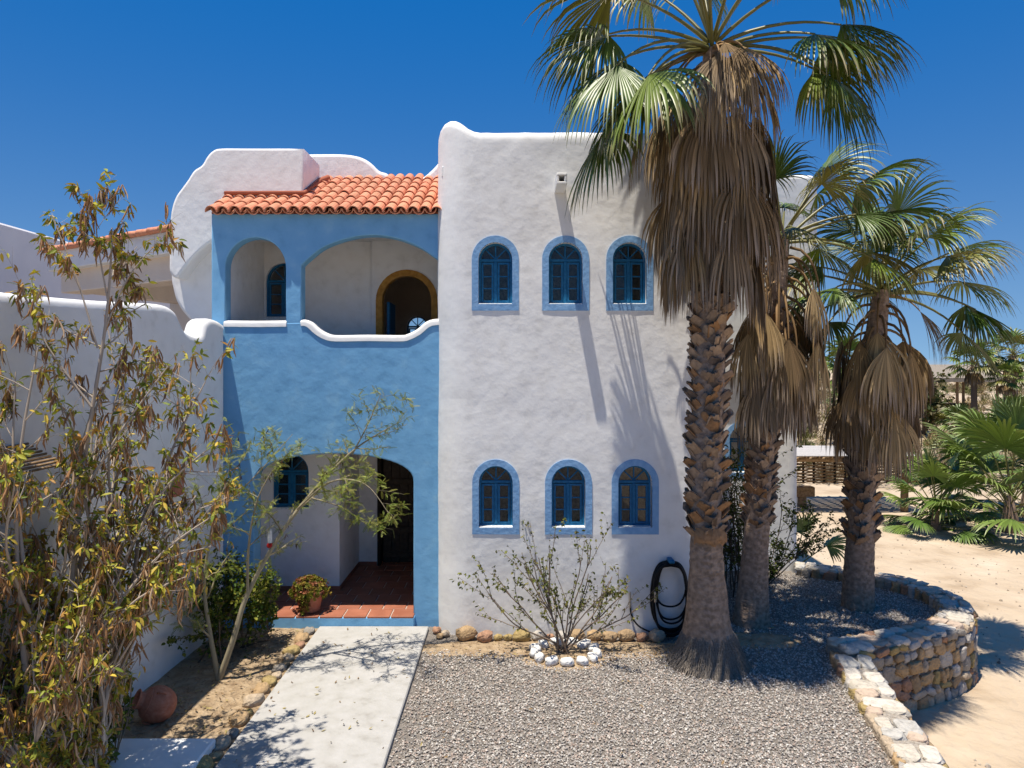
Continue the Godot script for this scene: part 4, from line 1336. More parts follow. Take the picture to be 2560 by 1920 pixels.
func shrub(called: String, label: String, category: String, at: Vector3, o: Dictionary) -> Node3D:
	var t := thing(called, label, category, at)
	var s := Shape.new()
	var spots := []
	for e in o.stems:
		grow(s, at + e[0], e[1], e[2], e[3], o.kids.size(), o, spots)
	for b in o.get("limbs", []):
		var pts := smooth3(b[0], 5)
		tube(s, pts, radii(b[1], b[2], pts.size()), 7, o.wood, false)
		for k in b[3]:
			var i: int = mini(pts.size() - 1, int(lerpf(b[4], 1.0, (k + o.g.randf()) / b[3]) * (pts.size() - 1)))
			var side := Vector3(o.g.randf_range(-1, 1), o.g.randf_range(-0.5, 0.8), o.g.randf_range(-1, 1)).normalized()
			var fwd := (pts[i] - pts[maxi(0, i - 1)]).normalized()
			grow(s, pts[i], (fwd * 0.5 + side * 0.6), b[5] * o.g.randf_range(0.6, 1.3), lerpf(b[1], b[2], float(i) / pts.size()) * 0.5, mini(o.kids.size(), 1), o, spots)
	part("branches", s.mesh(), M.twig, t)
	for lay in o.layers:
		var where := []; var tints := PackedColorArray()
		var g: RandomNumberGenerator = o.g
		for k in int(lay.n):
			var e: Array = spots[g.randi() % spots.size()]
			if lay.has("keep") and not lay.keep.call(e[0]): continue
			var per: int = lay.get("cluster", 1)
			for c in per:
				var sc := g.randf_range(0.65, 1.25)
				var b: Basis
				if lay.get("hang", false):
					b = Basis.from_euler(Vector3(g.randf_range(-0.35, 0.35), g.randf() * TAU, g.randf_range(-0.35, 0.35)))
				else:
					var dirv: Vector3 = (e[1] * 0.5 + Vector3(g.randf_range(-1, 1), g.randf_range(-1, 1) - lay.get("down", 0.3), g.randf_range(-1, 1))).normalized()
					var upv := Vector3.UP if absf(dirv.y) < 0.95 else Vector3.RIGHT
					b = Basis.looking_at(-dirv, upv) * Basis(Vector3.BACK, g.randf_range(-1.2, 1.2))
				where.append(Transform3D(b.scaled(Vector3(sc, sc, sc)), e[0] + Vector3(g.randf_range(-1, 1), g.randf_range(-1, 1), g.randf_range(-1, 1)) * lay.get("jitter", 0.01)))
				var col: Color = lay.colors[g.randi() % lay.colors.size()]
				tints.append(col * g.randf_range(0.75, 1.25))
		many(lay.called, lay.mesh, lay.mat, where, tints, t)
	return t

func build_palms() -> void:
	make_boots()
	fan_palm("fan_palm", "tallest fan palm with flared root mass, standing before the white tower beside the hose", "fan palms by the tower", {
		seed = 3, path = [Vector3(2.49, -0.05, -9.0), Vector3(2.49, 0.22, -9.0), Vector3(2.48, 0.5, -9.0), Vector3(2.47, 1.0, -9.0), Vector3(2.46, 1.65, -9.0), Vector3(2.48, 3.0, -9.02), Vector3(2.54, 5.0, -9.0), Vector3(2.55, 6.8, -8.98), Vector3(2.53, 7.75, -8.98)],
		rad = [0.44, 0.37, 0.285, 0.235, 0.19, 0.20, 0.19, 0.16, 0.11], rings = [1.05, 1.66],
		boots = [1.62, 5.6], boot_r = 0.15, boot_per = 9, boot_rise = 0.138, boot_size = 0.205, hub = Vector3(2.53, 7.72, -8.98), segs = 44, n = 22, low = -0.1, lp = 1.45, lb = 1.12, droop = 0.55, back_limit = 2.0, off_wall = true,
		skirt_root = true, dead = 44, dead_low = 5.95, dead_lp = 0.75, dead_lb = 1.15, dead_segs = 30, dead_sag = 3.4,
		aimed = [[3.25, 0.34, 1.4, 1.15, 0.35], [3.5, 0.12, 1.3, 1.1, 0.5], [3.75, -0.02, 1.2, 1.15, 0.8], [3.4, -0.15, 1.25, 1.1, 0.6], [-0.25, 0.25, 1.3, 1.15, 0.35], [-0.08, 0.12, 1.25, 1.1, 0.5], [-0.7, 0.2, 1.2, 1.15, 0.5], [-1.9, 0.75, 1.3, 1.1, 0.3]],
		dead_aimed = [[3.45, 0.1, 1.5, 0.85, 1.5], [3.6, -0.1, 1.15, 0.8, 2.0], [-1.5, 0.25, 0.35, 1.0, 2.6], [3.4, 0.0, 1.1, 0.7, 2.2], [-1.2, 0.2, 0.5, 1.0, 3.0]]})
	fan_palm("fan_palm", "leaning middle fan palm behind the tallest one, before the bush and set-back wing", "fan palms by the tower", {
		seed = 8, path = [Vector3(3.5, -0.05, -10.4), Vector3(3.53, 0.5, -10.4), Vector3(3.57, 1.2, -10.4), Vector3(3.65, 2.2, -10.4), Vector3(3.75, 3.2, -10.4), Vector3(3.85, 4.4, -10.4), Vector3(3.94, 5.6, -10.38)],
		rad = [0.27, 0.215, 0.18, 0.16, 0.16, 0.15, 0.1], rings = [0.75, 1.6],
		boots = [1.42, 4.4], boot_r = 0.125, boot_per = 8, boot_rise = 0.14, boot_size = 0.19, hub = Vector3(3.94, 5.55, -10.38), segs = 40, n = 12, low = 0.1, lp = 1.0, lb = 0.9, droop = 0.4, back_limit = 1.9,
		dead = 34, dead_low = 4.35, dead_lp = 0.95, dead_lb = 1.0, dead_segs = 28, dead_sag = 4.2,
		aimed = [[0.05, 0.8, 1.35, 1.15, 0.25], [-0.1, 0.5, 1.4, 1.15, 0.3], [-0.3, 0.15, 1.2, 1.0, 0.6], [0.35, 1.05, 1.3, 1.05, 0.2], [0.2, 0.28, 1.35, 1.05, 0.45]]})
	fan_palm("fan_palm", "short fan palm at the right, in the gravel bed inside the curved stone wall", "fan palms by the tower", {
		seed = 15, path = [Vector3(5.4, -0.05, -11.1), Vector3(5.42, 0.6, -11.1), Vector3(5.45, 1.2, -11.1), Vector3(5.5, 2.2, -11.1), Vector3(5.58, 3.2, -11.1), Vector3(5.68, 4.2, -11.1), Vector3(5.77, 4.95, -11.1)],
		rad = [0.245, 0.22, 0.20, 0.18, 0.17, 0.16, 0.11], rings = [0.5, 1.1],
		boots = [1.0, 3.4], boot_r = 0.14, boot_per = 7, boot_rise = 0.16, boot_size = 0.23, hub = Vector3(5.77, 4.86, -11.1), segs = 42, n = 14, low = 0.25, lp = 1.05, lb = 0.95, droop = 0.42,
		dead = 32, dead_low = 3.75, dead_lp = 0.85, dead_lb = 1.05, dead_segs = 28, dead_sag = 4.2,
		aimed = [[0.0, 0.72, 1.3, 1.0, 0.3], [0.15, 0.42, 1.35, 1.05, 0.35], [-0.2, 0.2, 1.3, 1.0, 0.55], [0.0, -0.02, 1.35, 0.95, 0.6], [3.2, 0.3, 1.2, 0.95, 0.5], [2.9, 0.55, 1.15, 0.95, 0.4], [-1.57, 0.8, 1.15, 0.95, 0.3], [1.3, 1.15, 1.2, 1.0, 0.2], [3.5, 0.1, 1.1, 0.85, 0.9]],
		dead_aimed = [[-0.3, 0.1, 0.55, 0.9, 2.2], [3.2, 0.25, 1.0, 0.55, 1.6]]})
	young_palm("broad young fan palm at the right edge, largest of the bright green palms", "young palms on the sand", Vector3(13.6, -0.75, -19.4), 3.5, 38, 21, 34)
	young_palm("medium young fan palm in front of the ramada's corner post", "young palms on the sand", Vector3(11.7, -0.75, -19.6), 2.2, 24, 22, 32)
	young_palm("young fan palm cut by the frame's right edge behind the largest one", "young palms on the sand", Vector3(15.6, -0.75, -21.5), 3.4, 24, 23, 28)
	young_palm("small yellowish palm shoot beside the set-back wing's corner", "young palms on the sand", Vector3(5.95, -0.75, -14.9), 1.55, 8, 24, 24)
	var spots := [[29.3, 45.0, 5.4, 1.6, "far palm left of the pair on the skyline, beside the thatched hut"], [32.6, 46.0, 6.0, 1.8, "tall far palm on the skyline cut by the right edge of the frame"], [17.0, 36.0, 5.6, 1.7, "far palm showing between the middle and right palms"], [30.5, 44.0, 4.2, 1.2, "lower far palm between the two skyline palms"], [27.0, 38.0, 2.4, 1.4, "low far palm below the thatched hut"], [25.0, 40.0, 2.0, 1.2, "small low far palm nearest the right palm's skirt"], [30.2, 36.5, 2.8, 1.5, "low far palm on the pale slope at the right"], [19.0, 40.0, 3.4, 1.3, "brownish far palm low between the middle and right palms"], [34.0, 40.0, 3.2, 1.6, "far palm low at the right edge of the frame"]]
	for k in spots.size():
		var e: Array = spots[k]
		var y := terrain_height(e[0], e[1])
		var base := Vector3(e[0], y, -e[1])
		var g := RandomNumberGenerator.new(); g.seed = 70 + k
		var t := thing("far_palm", e[4], "palm", base, "palms in the distance")
		var s := Shape.new()
		var top := base + Vector3(g.randf_range(-0.2, 0.2), e[2] - e[3] * 0.6, 0)
		tube(s, PackedVector3Array([base, (base + top) / 2, top]), PackedFloat32Array([0.22, 0.18, 0.16]), 8)
		part("trunk", s.mesh(), M.bark_grey, t)
		for j in 20:
			var f := (j + 0.5) / 20.0
			var az := j * 2.39996 + k
			var el := lerpf(1.4, -0.3, f)
			var dir := Vector3(cos(az) * cos(el), sin(el), -sin(az) * cos(el))
			part("frond", fan_leaf(top, dir, top, {g = g, lp = e[3] * 0.55, lb = e[3] * 0.6, segs = 14, span = 1.6, fold = 0.3, droop = 0.3, sag = 0.4, join = 0.6}), M.frond, t)
		for j in 12:
			var az := j * 2.39996 + k
			var dir := Vector3(cos(az), 0.1, -sin(az))
			part("dead_frond", fan_leaf(top + Vector3.DOWN * 0.15, dir, top, {g = g, lp = e[3] * 0.35, lb = e[3] * 0.55, segs = 12, span = 0.8, fold = 0.2, droop = 1.0, sag = 4.0, dead = true, join = 0.6}), M.dead_frond, t)

func build_plants() -> void:
	# tall dry shrub with hanging pods at the left
	var g := RandomNumberGenerator.new(); g.seed = 41
	var base := Vector3(-3.75, 0, -5.75)
	var stems := []
	for e in [[-0.05, 0.98, -0.12, 2.6, 0.032], [0.30, 0.95, -0.05, 2.3, 0.028], [-0.10, 0.95, 0.25, 2.0, 0.025], [0.55, 0.8, -0.15, 1.9, 0.026], [0.12, 0.97, -0.3, 2.6, 0.03], [-0.22, 0.9, -0.05, 2.2, 0.026], [0.42, 0.75, 0.2, 1.6, 0.022], [0.3, 0.85, -0.5, 2.2, 0.026], [0.7, 0.55, -0.25, 1.5, 0.02], [0.0, 0.95, 0.05, 1.6, 0.022], [0.45, 0.6, 0.4, 1.2, 0.02], [0.2, 0.9, -0.65, 2.0, 0.024]]:
		stems.append([Vector3(g.randf_range(-0.22, 0.25), 0, g.randf_range(-0.3, 0.3)), Vector3(e[0], e[1], e[2]), e[3], e[4]])
	var keep_right := func(p: Vector3) -> bool: return p.x < -2.35
	# it leans out over the soil only above head height
	var reach := func(p: Vector3) -> float: return lerpf(-3.5, -2.45, smoothstep(0.8, 2.0, p.y + 0.15 * sin(p.z * 9.0)))
	shrub("tall_shrub", "tall dry shrub with yellow-green leaves and brown hanging pods before the left wall", "shrub", base, {
		g = g, stems = stems, kids = [7, 6, 3], seg = 0.12, wobble = 0.14, lift = 0.03, open = 0.42, shrink = 0.5, bare = 0.15, wood = Color(0.42, 0.35, 0.28), left_limit = -4.15, right_limit = reach,
		limbs = [[[base + Vector3(0.1, 0, -0.1), Vector3(-3.68, 1.6, -5.9), Vector3(-3.60, 3.0, -6.0), Vector3(-3.46, 4.1, -6.05), Vector3(-3.40, 4.9, -6.05)], 0.03, 0.006, 16, 0.45, 0.42],
			[[base, Vector3(-3.55, 1.2, -5.9), Vector3(-3.1, 2.1, -6.1), Vector3(-2.8, 2.6, -6.3)], 0.028, 0.006, 9, 0.4, 0.5],
			[[base + Vector3(0.05, 0, 0.1), Vector3(-3.85, 1.5, -5.6), Vector3(-3.9, 2.8, -5.6), Vector3(-3.8, 3.9, -5.7)], 0.028, 0.006, 10, 0.4, 0.5],
			[[base, Vector3(-3.45, 1.8, -6.2), Vector3(-3.1, 3.0, -6.5), Vector3(-2.85, 3.6, -6.6)], 0.026, 0.005, 12, 0.4, 0.45],
			[[base, Vector3(-3.5, 1.3, -5.8), Vector3(-3.0, 2.1, -5.9), Vector3(-2.5, 2.5, -6.0)], 0.024, 0.004, 14, 0.4, 0.42],
			[[base, Vector3(-3.5, 1.5, -6.0), Vector3(-3.05, 2.6, -6.1), Vector3(-2.55, 3.1, -6.2)], 0.024, 0.004, 14, 0.4, 0.42],
			[[Vector3(-3.47, 4.05, -6.05), Vector3(-3.3, 4.5, -6.1), Vector3(-3.05, 4.8, -6.1)], 0.009, 0.003, 7, 0.3, 0.3],
			[[Vector3(-3.5, 3.9, -6.0), Vector3(-3.68, 4.5, -6.0), Vector3(-3.88, 5.0, -6.0)], 0.009, 0.003, 6, 0.4, 0.28],
			[[Vector3(-3.44, 4.3, -6.05), Vector3(-3.5, 4.8, -6.0), Vector3(-3.52, 5.2, -6.0)], 0.008, 0.003, 8, 0.4, 0.28],
			[[Vector3(-3.55, 3.4, -6.0), Vector3(-3.85, 3.9, -5.9), Vector3(-4.05, 4.35, -5.9)], 0.011, 0.003, 9, 0.3, 0.34],
			[[Vector3(-3.4, 1.5, -5.8), Vector3(-3.05, 1.85, -5.8), Vector3(-2.7, 2.0, -5.9)], 0.014, 0.004, 11, 0.2, 0.4],
			[[Vector3(-3.62, 2.6, -5.9), Vector3(-3.3, 3.2, -6.0), Vector3(-2.95, 3.75, -6.1)], 0.015, 0.004, 10, 0.2, 0.42],
			[[Vector3(-3.85, 2.2, -5.6), Vector3(-4.0, 3.0, -5.7), Vector3(-4.05, 3.7, -5.8)], 0.016, 0.004, 12, 0.2, 0.4],
			[[Vector3(-3.8, 1.8, -5.6), Vector3(-3.7, 2.4, -5.2), Vector3(-3.5, 2.9, -5.0)], 0.016, 0.004, 12, 0.2, 0.4]],
		layers = [{called = "leaves", mesh = leaf_shape(0.072, 0.024, 0.3), mat = M.leaf, n = 4200, cluster = 3, down = 0.7, jitter = 0.025, keep = keep_right, colors = [Color(0.46, 0.39, 0.05), Color(0.38, 0.36, 0.05), Color(0.27, 0.30, 0.045), Color(0.15, 0.20, 0.03), Color(0.50, 0.36, 0.06), Color(0.40, 0.21, 0.05)]},
			{called = "seed_pods", mesh = pod_shape(0.15, 0.015), mat = M.twig, n = 1150, cluster = 4, hang = true, jitter = 0.02, keep = keep_right, colors = [Color(0.32, 0.17, 0.08), Color(0.22, 0.12, 0.06), Color(0.42, 0.29, 0.18), Color(0.36, 0.19, 0.08)]}]})
	# undergrowth at its foot
	g = RandomNumberGenerator.new(); g.seed = 43
	stems = []
	for k in 12: stems.append([Vector3(g.randf_range(-0.3, 0.3), 0, g.randf_range(-0.2, 0.5)), Vector3(g.randf_range(-0.5, 0.7), 1, g.randf_range(-0.6, 0.5)), g.randf_range(0.5, 0.95), 0.008])
	shrub("low_shrub", "low green leafy shrub at the frame's lower left corner beside the white slab", "shrub", Vector3(-3.65, 0, -6.35), {
		g = g, stems = stems, kids = [5, 3], seg = 0.07, wobble = 0.15, lift = 0.02, open = 0.5, shrink = 0.5, wood = Color(0.2, 0.15, 0.1), left_limit = -4.15, right_limit = func(p: Vector3) -> float: return -3.62,
		layers = [{called = "leaves", mesh = leaf_shape(0.055, 0.03, 0.2), mat = M.leaf, n = 1900, down = 0.3, jitter = 0.02, colors = [Color(0.10, 0.14, 0.02), Color(0.06, 0.10, 0.015), Color(0.16, 0.17, 0.02), Color(0.22, 0.18, 0.02)]}]})
	# feathery small tree leaning over the path
	g = RandomNumberGenerator.new(); g.seed = 47
	base = Vector3(-3.5, 0, -8.48)
	var limbs := [
		[[base, Vector3(-3.33, 0.5, -8.5), Vector3(-3.2, 1.0, -8.6), Vector3(-2.85, 1.7, -8.8), Vector3(-2.45, 2.25, -9.0), Vector3(-2.0, 2.7, -9.1), Vector3(-1.55, 2.98, -9.2)], 0.04, 0.006, 11, 0.4, 0.5],
		[[Vector3(-2.05, 2.62, -9.1), Vector3(-1.85, 3.0, -9.1), Vector3(-1.68, 3.4, -9.1)], 0.012, 0.003, 6, 0.2, 0.35],
		[[Vector3(-2.7, 1.95, -8.9), Vector3(-2.2, 2.35, -8.6), Vector3(-1.75, 2.35, -8.45), Vector3(-1.45, 2.0, -8.4)], 0.016, 0.003, 9, 0.2, 0.35],
		[[Vector3(-2.55, 2.1, -8.95), Vector3(-2.1, 2.0, -8.8), Vector3(-1.7, 1.75, -8.7)], 0.012, 0.003, 7, 0.2, 0.32],
		[[base, Vector3(-3.62, 0.6, -8.5), Vector3(-3.68, 1.2, -8.5), Vector3(-3.55, 2.0, -8.5), Vector3(-3.35, 2.6, -8.5)], 0.033, 0.005, 8, 0.35, 0.5],
		[[Vector3(-3.2, 0.95, -8.6), Vector3(-3.15, 1.6, -8.5), Vector3(-3.0, 2.2, -8.4), Vector3(-2.75, 2.65, -8.4)], 0.02, 0.004, 8, 0.3, 0.45],
		[[Vector3(-3.6, 0.5, -8.5), Vector3(-3.75, 0.8, -8.3), Vector3(-3.95, 1.05, -8.2)], 0.014, 0.003, 6, 0.2, 0.35],
		[[Vector3(-3.55, 2.0, -8.5), Vector3(-3.2, 2.35, -8.7), Vector3(-2.75, 2.9, -8.9)], 0.012, 0.003, 6, 0.2, 0.4]]
	shrub("feathery_tree", "slender small tree with feathery green leaves leaning over the path to the porch arch", "tree", base, {
		g = g, stems = [], limbs = limbs, kids = [3], seg = 0.06, wobble = 0.2, lift = 0.0, open = 0.55, shrink = 0.55, wood = Color(0.30, 0.26, 0.17), left_limit = -4.15,
		layers = [{called = "feathery_leaves", mesh = feather_shape(0.095, 8), mat = M.leaf, n = 2500, down = 0.1, jitter = 0.01, colors = [Color(0.22, 0.27, 0.05), Color(0.30, 0.33, 0.08), Color(0.15, 0.20, 0.03), Color(0.27, 0.26, 0.06)]},
			{called = "seed_pods", mesh = pod_shape(0.06, 0.01), mat = M.twig, n = 70, cluster = 2, hang = true, colors = [Color(0.06, 0.03, 0.02), Color(0.10, 0.05, 0.03)]}]})
	# dense bush against the left wall behind it, reaching over the porch step
	g = RandomNumberGenerator.new(); g.seed = 53
	stems = []
	for k in 12: stems.append([Vector3(g.randf_range(-0.25, 0.25), 0, g.randf_range(-0.35, 0.3)), Vector3(g.randf_range(-0.4, 0.5), 1, g.randf_range(-0.3, 0.5)), g.randf_range(0.7, 1.15), 0.012])
	for k in 5: stems.append([Vector3(0.1, 0, -0.2), Vector3(0.9, g.randf_range(0.25, 0.7), g.randf_range(-0.2, 0.3)), g.randf_range(0.8, 1.1), 0.01])
	shrub("green_bush", "dense green bush in the corner between left wall and porch step", "bush", Vector3(-3.72, 0, -9.25), {
		g = g, stems = stems, kids = [5, 4], seg = 0.08, wobble = 0.16, lift = 0.0, open = 0.5, shrink = 0.5, wood = Color(0.17, 0.13, 0.09), left_limit = -4.1, right_limit = func(p: Vector3) -> float: return -3.22,
		layers = [{called = "leaves", mesh = leaf_shape(0.05, 0.032, 0.2), mat = M.leaf, n = 5200, down = 0.3, jitter = 0.03, colors = [Color(0.045, 0.085, 0.012), Color(0.08, 0.12, 0.015), Color(0.13, 0.16, 0.02), Color(0.19, 0.19, 0.025)]}]})
	# sparse shrub in the ring of white stones
	g = RandomNumberGenerator.new(); g.seed = 59
	base = Vector3(0.68, 0, -9.28)
	stems = []
	for e in [[-0.75, 0.75], [-0.5, 0.9], [-0.25, 1.0], [-0.1, 1.15], [0.05, 0.9], [0.25, 1.0], [0.45, 1.0], [0.65, 0.8], [0.85, 0.75], [-0.95, 0.55], [-0.35, 1.3], [0.3, 0.8], [0.9, 0.5], [-0.15, 0.8]]:
		stems.append([Vector3(g.randf_range(-0.1, 0.1), 0, g.randf_range(-0.08, 0.1)), Vector3(e[0], e[1], g.randf_range(-0.15, 0.35)), g.randf_range(1.05, 1.35) * (0.6 + 0.45 * Vector2(e[0], e[1]).length()), 0.012])
	shrub("ring_shrub", "sparse thin-twigged shrub growing from the ring of white stones before the tower", "shrub", base, {
		g = g, stems = stems, kids = [5, 3], seg = 0.07, wobble = 0.11, lift = 0.02, open = 0.4, shrink = 0.42, bare = 0.3, wood = Color(0.22, 0.17, 0.13),
		layers = [{called = "leaves", mesh = leaf_shape(0.04, 0.026, 0.1), mat = M.leaf, n = 1700, down = 0.9, jitter = 0.012, colors = [Color(0.12, 0.14, 0.03), Color(0.17, 0.18, 0.035), Color(0.09, 0.10, 0.025), Color(0.20, 0.18, 0.05)]}]})
	# tall bush behind the palms
	g = RandomNumberGenerator.new(); g.seed = 61
	stems = []
	for k in 14: stems.append([Vector3(g.randf_range(-0.3, 0.2), 0, g.randf_range(-0.3, 0.3)), Vector3(g.randf_range(-0.2, 0.25), 1, g.randf_range(-0.2, 0.2)), g.randf_range(1.5, 2.2), 0.013])
	for k in 6: stems.append([Vector3(0.3, 0, 0), Vector3(g.randf_range(0.5, 1.0), g.randf_range(0.6, 1.0), g.randf_range(-0.2, 0.2)), g.randf_range(1.2, 1.7), 0.011])
	shrub("dark_bush", "dark small-leaved bush behind the middle palm, against the set-back wing", "bush", Vector3(3.72, 0, -11.7), {
		g = g, stems = stems, kids = [6, 3], seg = 0.1, wobble = 0.12, lift = 0.01, open = 0.45, shrink = 0.38, bare = 0.12, wood = Color(0.12, 0.095, 0.07),
		layers = [{called = "leaves", mesh = leaf_shape(0.055, 0.03, 0.2), mat = M.leaf, n = 4600, down = 0.3, jitter = 0.03, colors = [Color(0.035, 0.06, 0.012), Color(0.055, 0.085, 0.015), Color(0.10, 0.125, 0.02), Color(0.14, 0.15, 0.03)]}]})
	# fallen leaves and grit
	g = RandomNumberGenerator.new(); g.seed = 83
	var fallen := []; var fallen_tint := PackedColorArray()
	for k in 900:
		var x := 0.0; var d := 0.0; var y := 0.02
		var pick := g.randf()
		if pick < 0.45: x = g.randf_range(-4.15, -2.8); d = g.randf_range(6.3, 10.1); y = 0.035
		elif pick < 0.55: x = g.randf_range(-2.7, -1.25); d = g.randf_range(6.3, 10.0); y = 0.05
		elif pick < 0.8: x = g.randf_range(-0.9, 2.4); d = g.randf_range(9.0, 9.7); y = 0.025
		else: x = g.randf_range(-1.0, 5.8); d = g.randf_range(6.3, 12.0)
		if d > 9.6 and x > -1.1 and x < 3.0: continue
		if x > 3.4 and d < 9.2: continue
		fallen.append(Transform3D(Basis.from_euler(Vector3(g.randf_range(-0.5, 0.5), g.randf() * TAU, g.randf_range(-0.5, 0.5))).scaled(Vector3.ONE * g.randf_range(0.5, 1.1)), Vector3(x, y, -d)))
		var fc: Color = [Color(0.30, 0.20, 0.10), Color(0.22, 0.14, 0.07), Color(0.38, 0.31, 0.12), Color(0.16, 0.10, 0.06)][g.randi() % 4]
		fallen_tint.append(fc)
	var litter := many("leaf_litter", leaf_shape(0.05, 0.02, -0.3), M.leaf, fallen, fallen_tint)
	litter.set_meta("label", "dry fallen leaves scattered over soil, path and gravel"); litter.set_meta("category", "leaf litter")
	var grit := []; var grit_tint := PackedColorArray()
	for k in 2600:
		var d := 5.5 + pow(g.randf(), 1.5) * 16.0
		var x := g.randf_range(3.8, 4.4 + d * 0.75)
		if d > 8.2 and d < 13.6 and x < 7.1: continue
		if d < 9 and x < 4.7: continue
		var q := g.randf_range(0.006, 0.02) * (1.0 + 1.2 * pow(g.randf(), 8))
		grit.append(Transform3D(Basis.from_euler(Vector3(g.randf() * TAU, g.randf() * TAU, 0)).scaled(Vector3.ONE * q), Vector3(x, terrain_height(x, d) + q * 0.3, -d)))
		var gc: Color = [Color(0.34, 0.28, 0.21), Color(0.20, 0.17, 0.14), Color(0.45, 0.40, 0.33)][g.randi() % 3]
		grit_tint.append(gc)
	var grit_o := many("sand_grit", stone_low(95), M.pebble, grit, grit_tint)
	grit_o.set_meta("label", "small loose stones strewn over the sandy ground"); grit_o.set_meta("category", "grit")
	# distant dry scrub
	g = RandomNumberGenerator.new(); g.seed = 67
	var tuft := Shape.new()
	for k in 110:
		var a := g.randf() * TAU
		var el := g.randf_range(0.1, 1.5)
		var d := Vector3(cos(a) * cos(el), sin(el), sin(a) * cos(el))
		var c := d * g.randf_range(0.35, 1.0)
		var side := d.cross(Vector3.UP).normalized() * 0.045
		var i := tuft.add(c - side); tuft.add(c + side); tuft.add(c + d * 0.22 + Vector3(g.randf_range(-0.1, 0.1), g.randf_range(-0.05, 0.1), 0))
		tuft.tri(i, i + 1, i + 2)
		tuft.flat(Vector3.ZERO, c * 0.99, c * 0.99 + side * 0.2, side * 0.2)
	var where := []; var tints := PackedColorArray()
	for k in 1300:
		var d := 27.0 + pow(g.randf(), 1.6) * 130.0
		var x := d * g.randf_range(0.2, 0.85)
		if d < 32 and x > 9 and g.randf() < 0.5: continue
		var sc := g.randf_range(0.3, 0.9) * (1.0 + d / 120.0)
		where.append(Transform3D(Basis(Vector3.UP, g.randf() * TAU).scaled(Vector3(sc, sc * g.randf_range(0.6, 1.0), sc)), Vector3(x, terrain_height(x, d) - 0.05, -d)))
		var pick: Color = [Color(0.24, 0.19, 0.11), Color(0.30, 0.22, 0.11), Color(0.10, 0.11, 0.035), Color(0.16, 0.15, 0.06), Color(0.27, 0.22, 0.15)][g.randi() % 5]
		tints.append(pick * g.randf_range(0.8, 1.2))
	var sc_o := many("desert_scrub", tuft.mesh(), M.twig, where, tints)
	sc_o.set_meta("label", "dry tan and olive desert scrub across the far sand"); sc_o.set_meta("category", "scrub")
	# a far rounded tree on the skyline
	g = RandomNumberGenerator.new(); g.seed = 69
	stems = []
	for k in 7: stems.append([Vector3.ZERO, Vector3(g.randf_range(-0.6, 0.6), 1, g.randf_range(-0.6, 0.6)), g.randf_range(2.4, 3.3), 0.1])
	shrub("far_tree", "rounded dark tree on the skyline behind the right palm's skirt", "tree", Vector3(25.5, terrain_height(25.5, 44), -44), {
		g = g, stems = stems, kids = [5, 4], seg = 0.5, wobble = 0.15, lift = 0.02, open = 0.5, shrink = 0.5, wood = Color(0.12, 0.09, 0.06),
		layers = [{called = "leaves", mesh = leaf_shape(0.28, 0.17, 0.2), mat = M.leaf, n = 1500, jitter = 0.2, colors = [Color(0.05, 0.07, 0.02), Color(0.09, 0.10, 0.03), Color(0.13, 0.11, 0.05)]}]})

func ordinal(k: int) -> String:
	return ["first", "second", "third", "fourth", "fifth", "sixth", "seventh", "eighth", "ninth", "tenth", "eleventh", "twelfth", "thirteenth", "fourteenth", "fifteenth", "sixteenth", "seventeenth", "eighteenth", "nineteenth", "twentieth"][k]

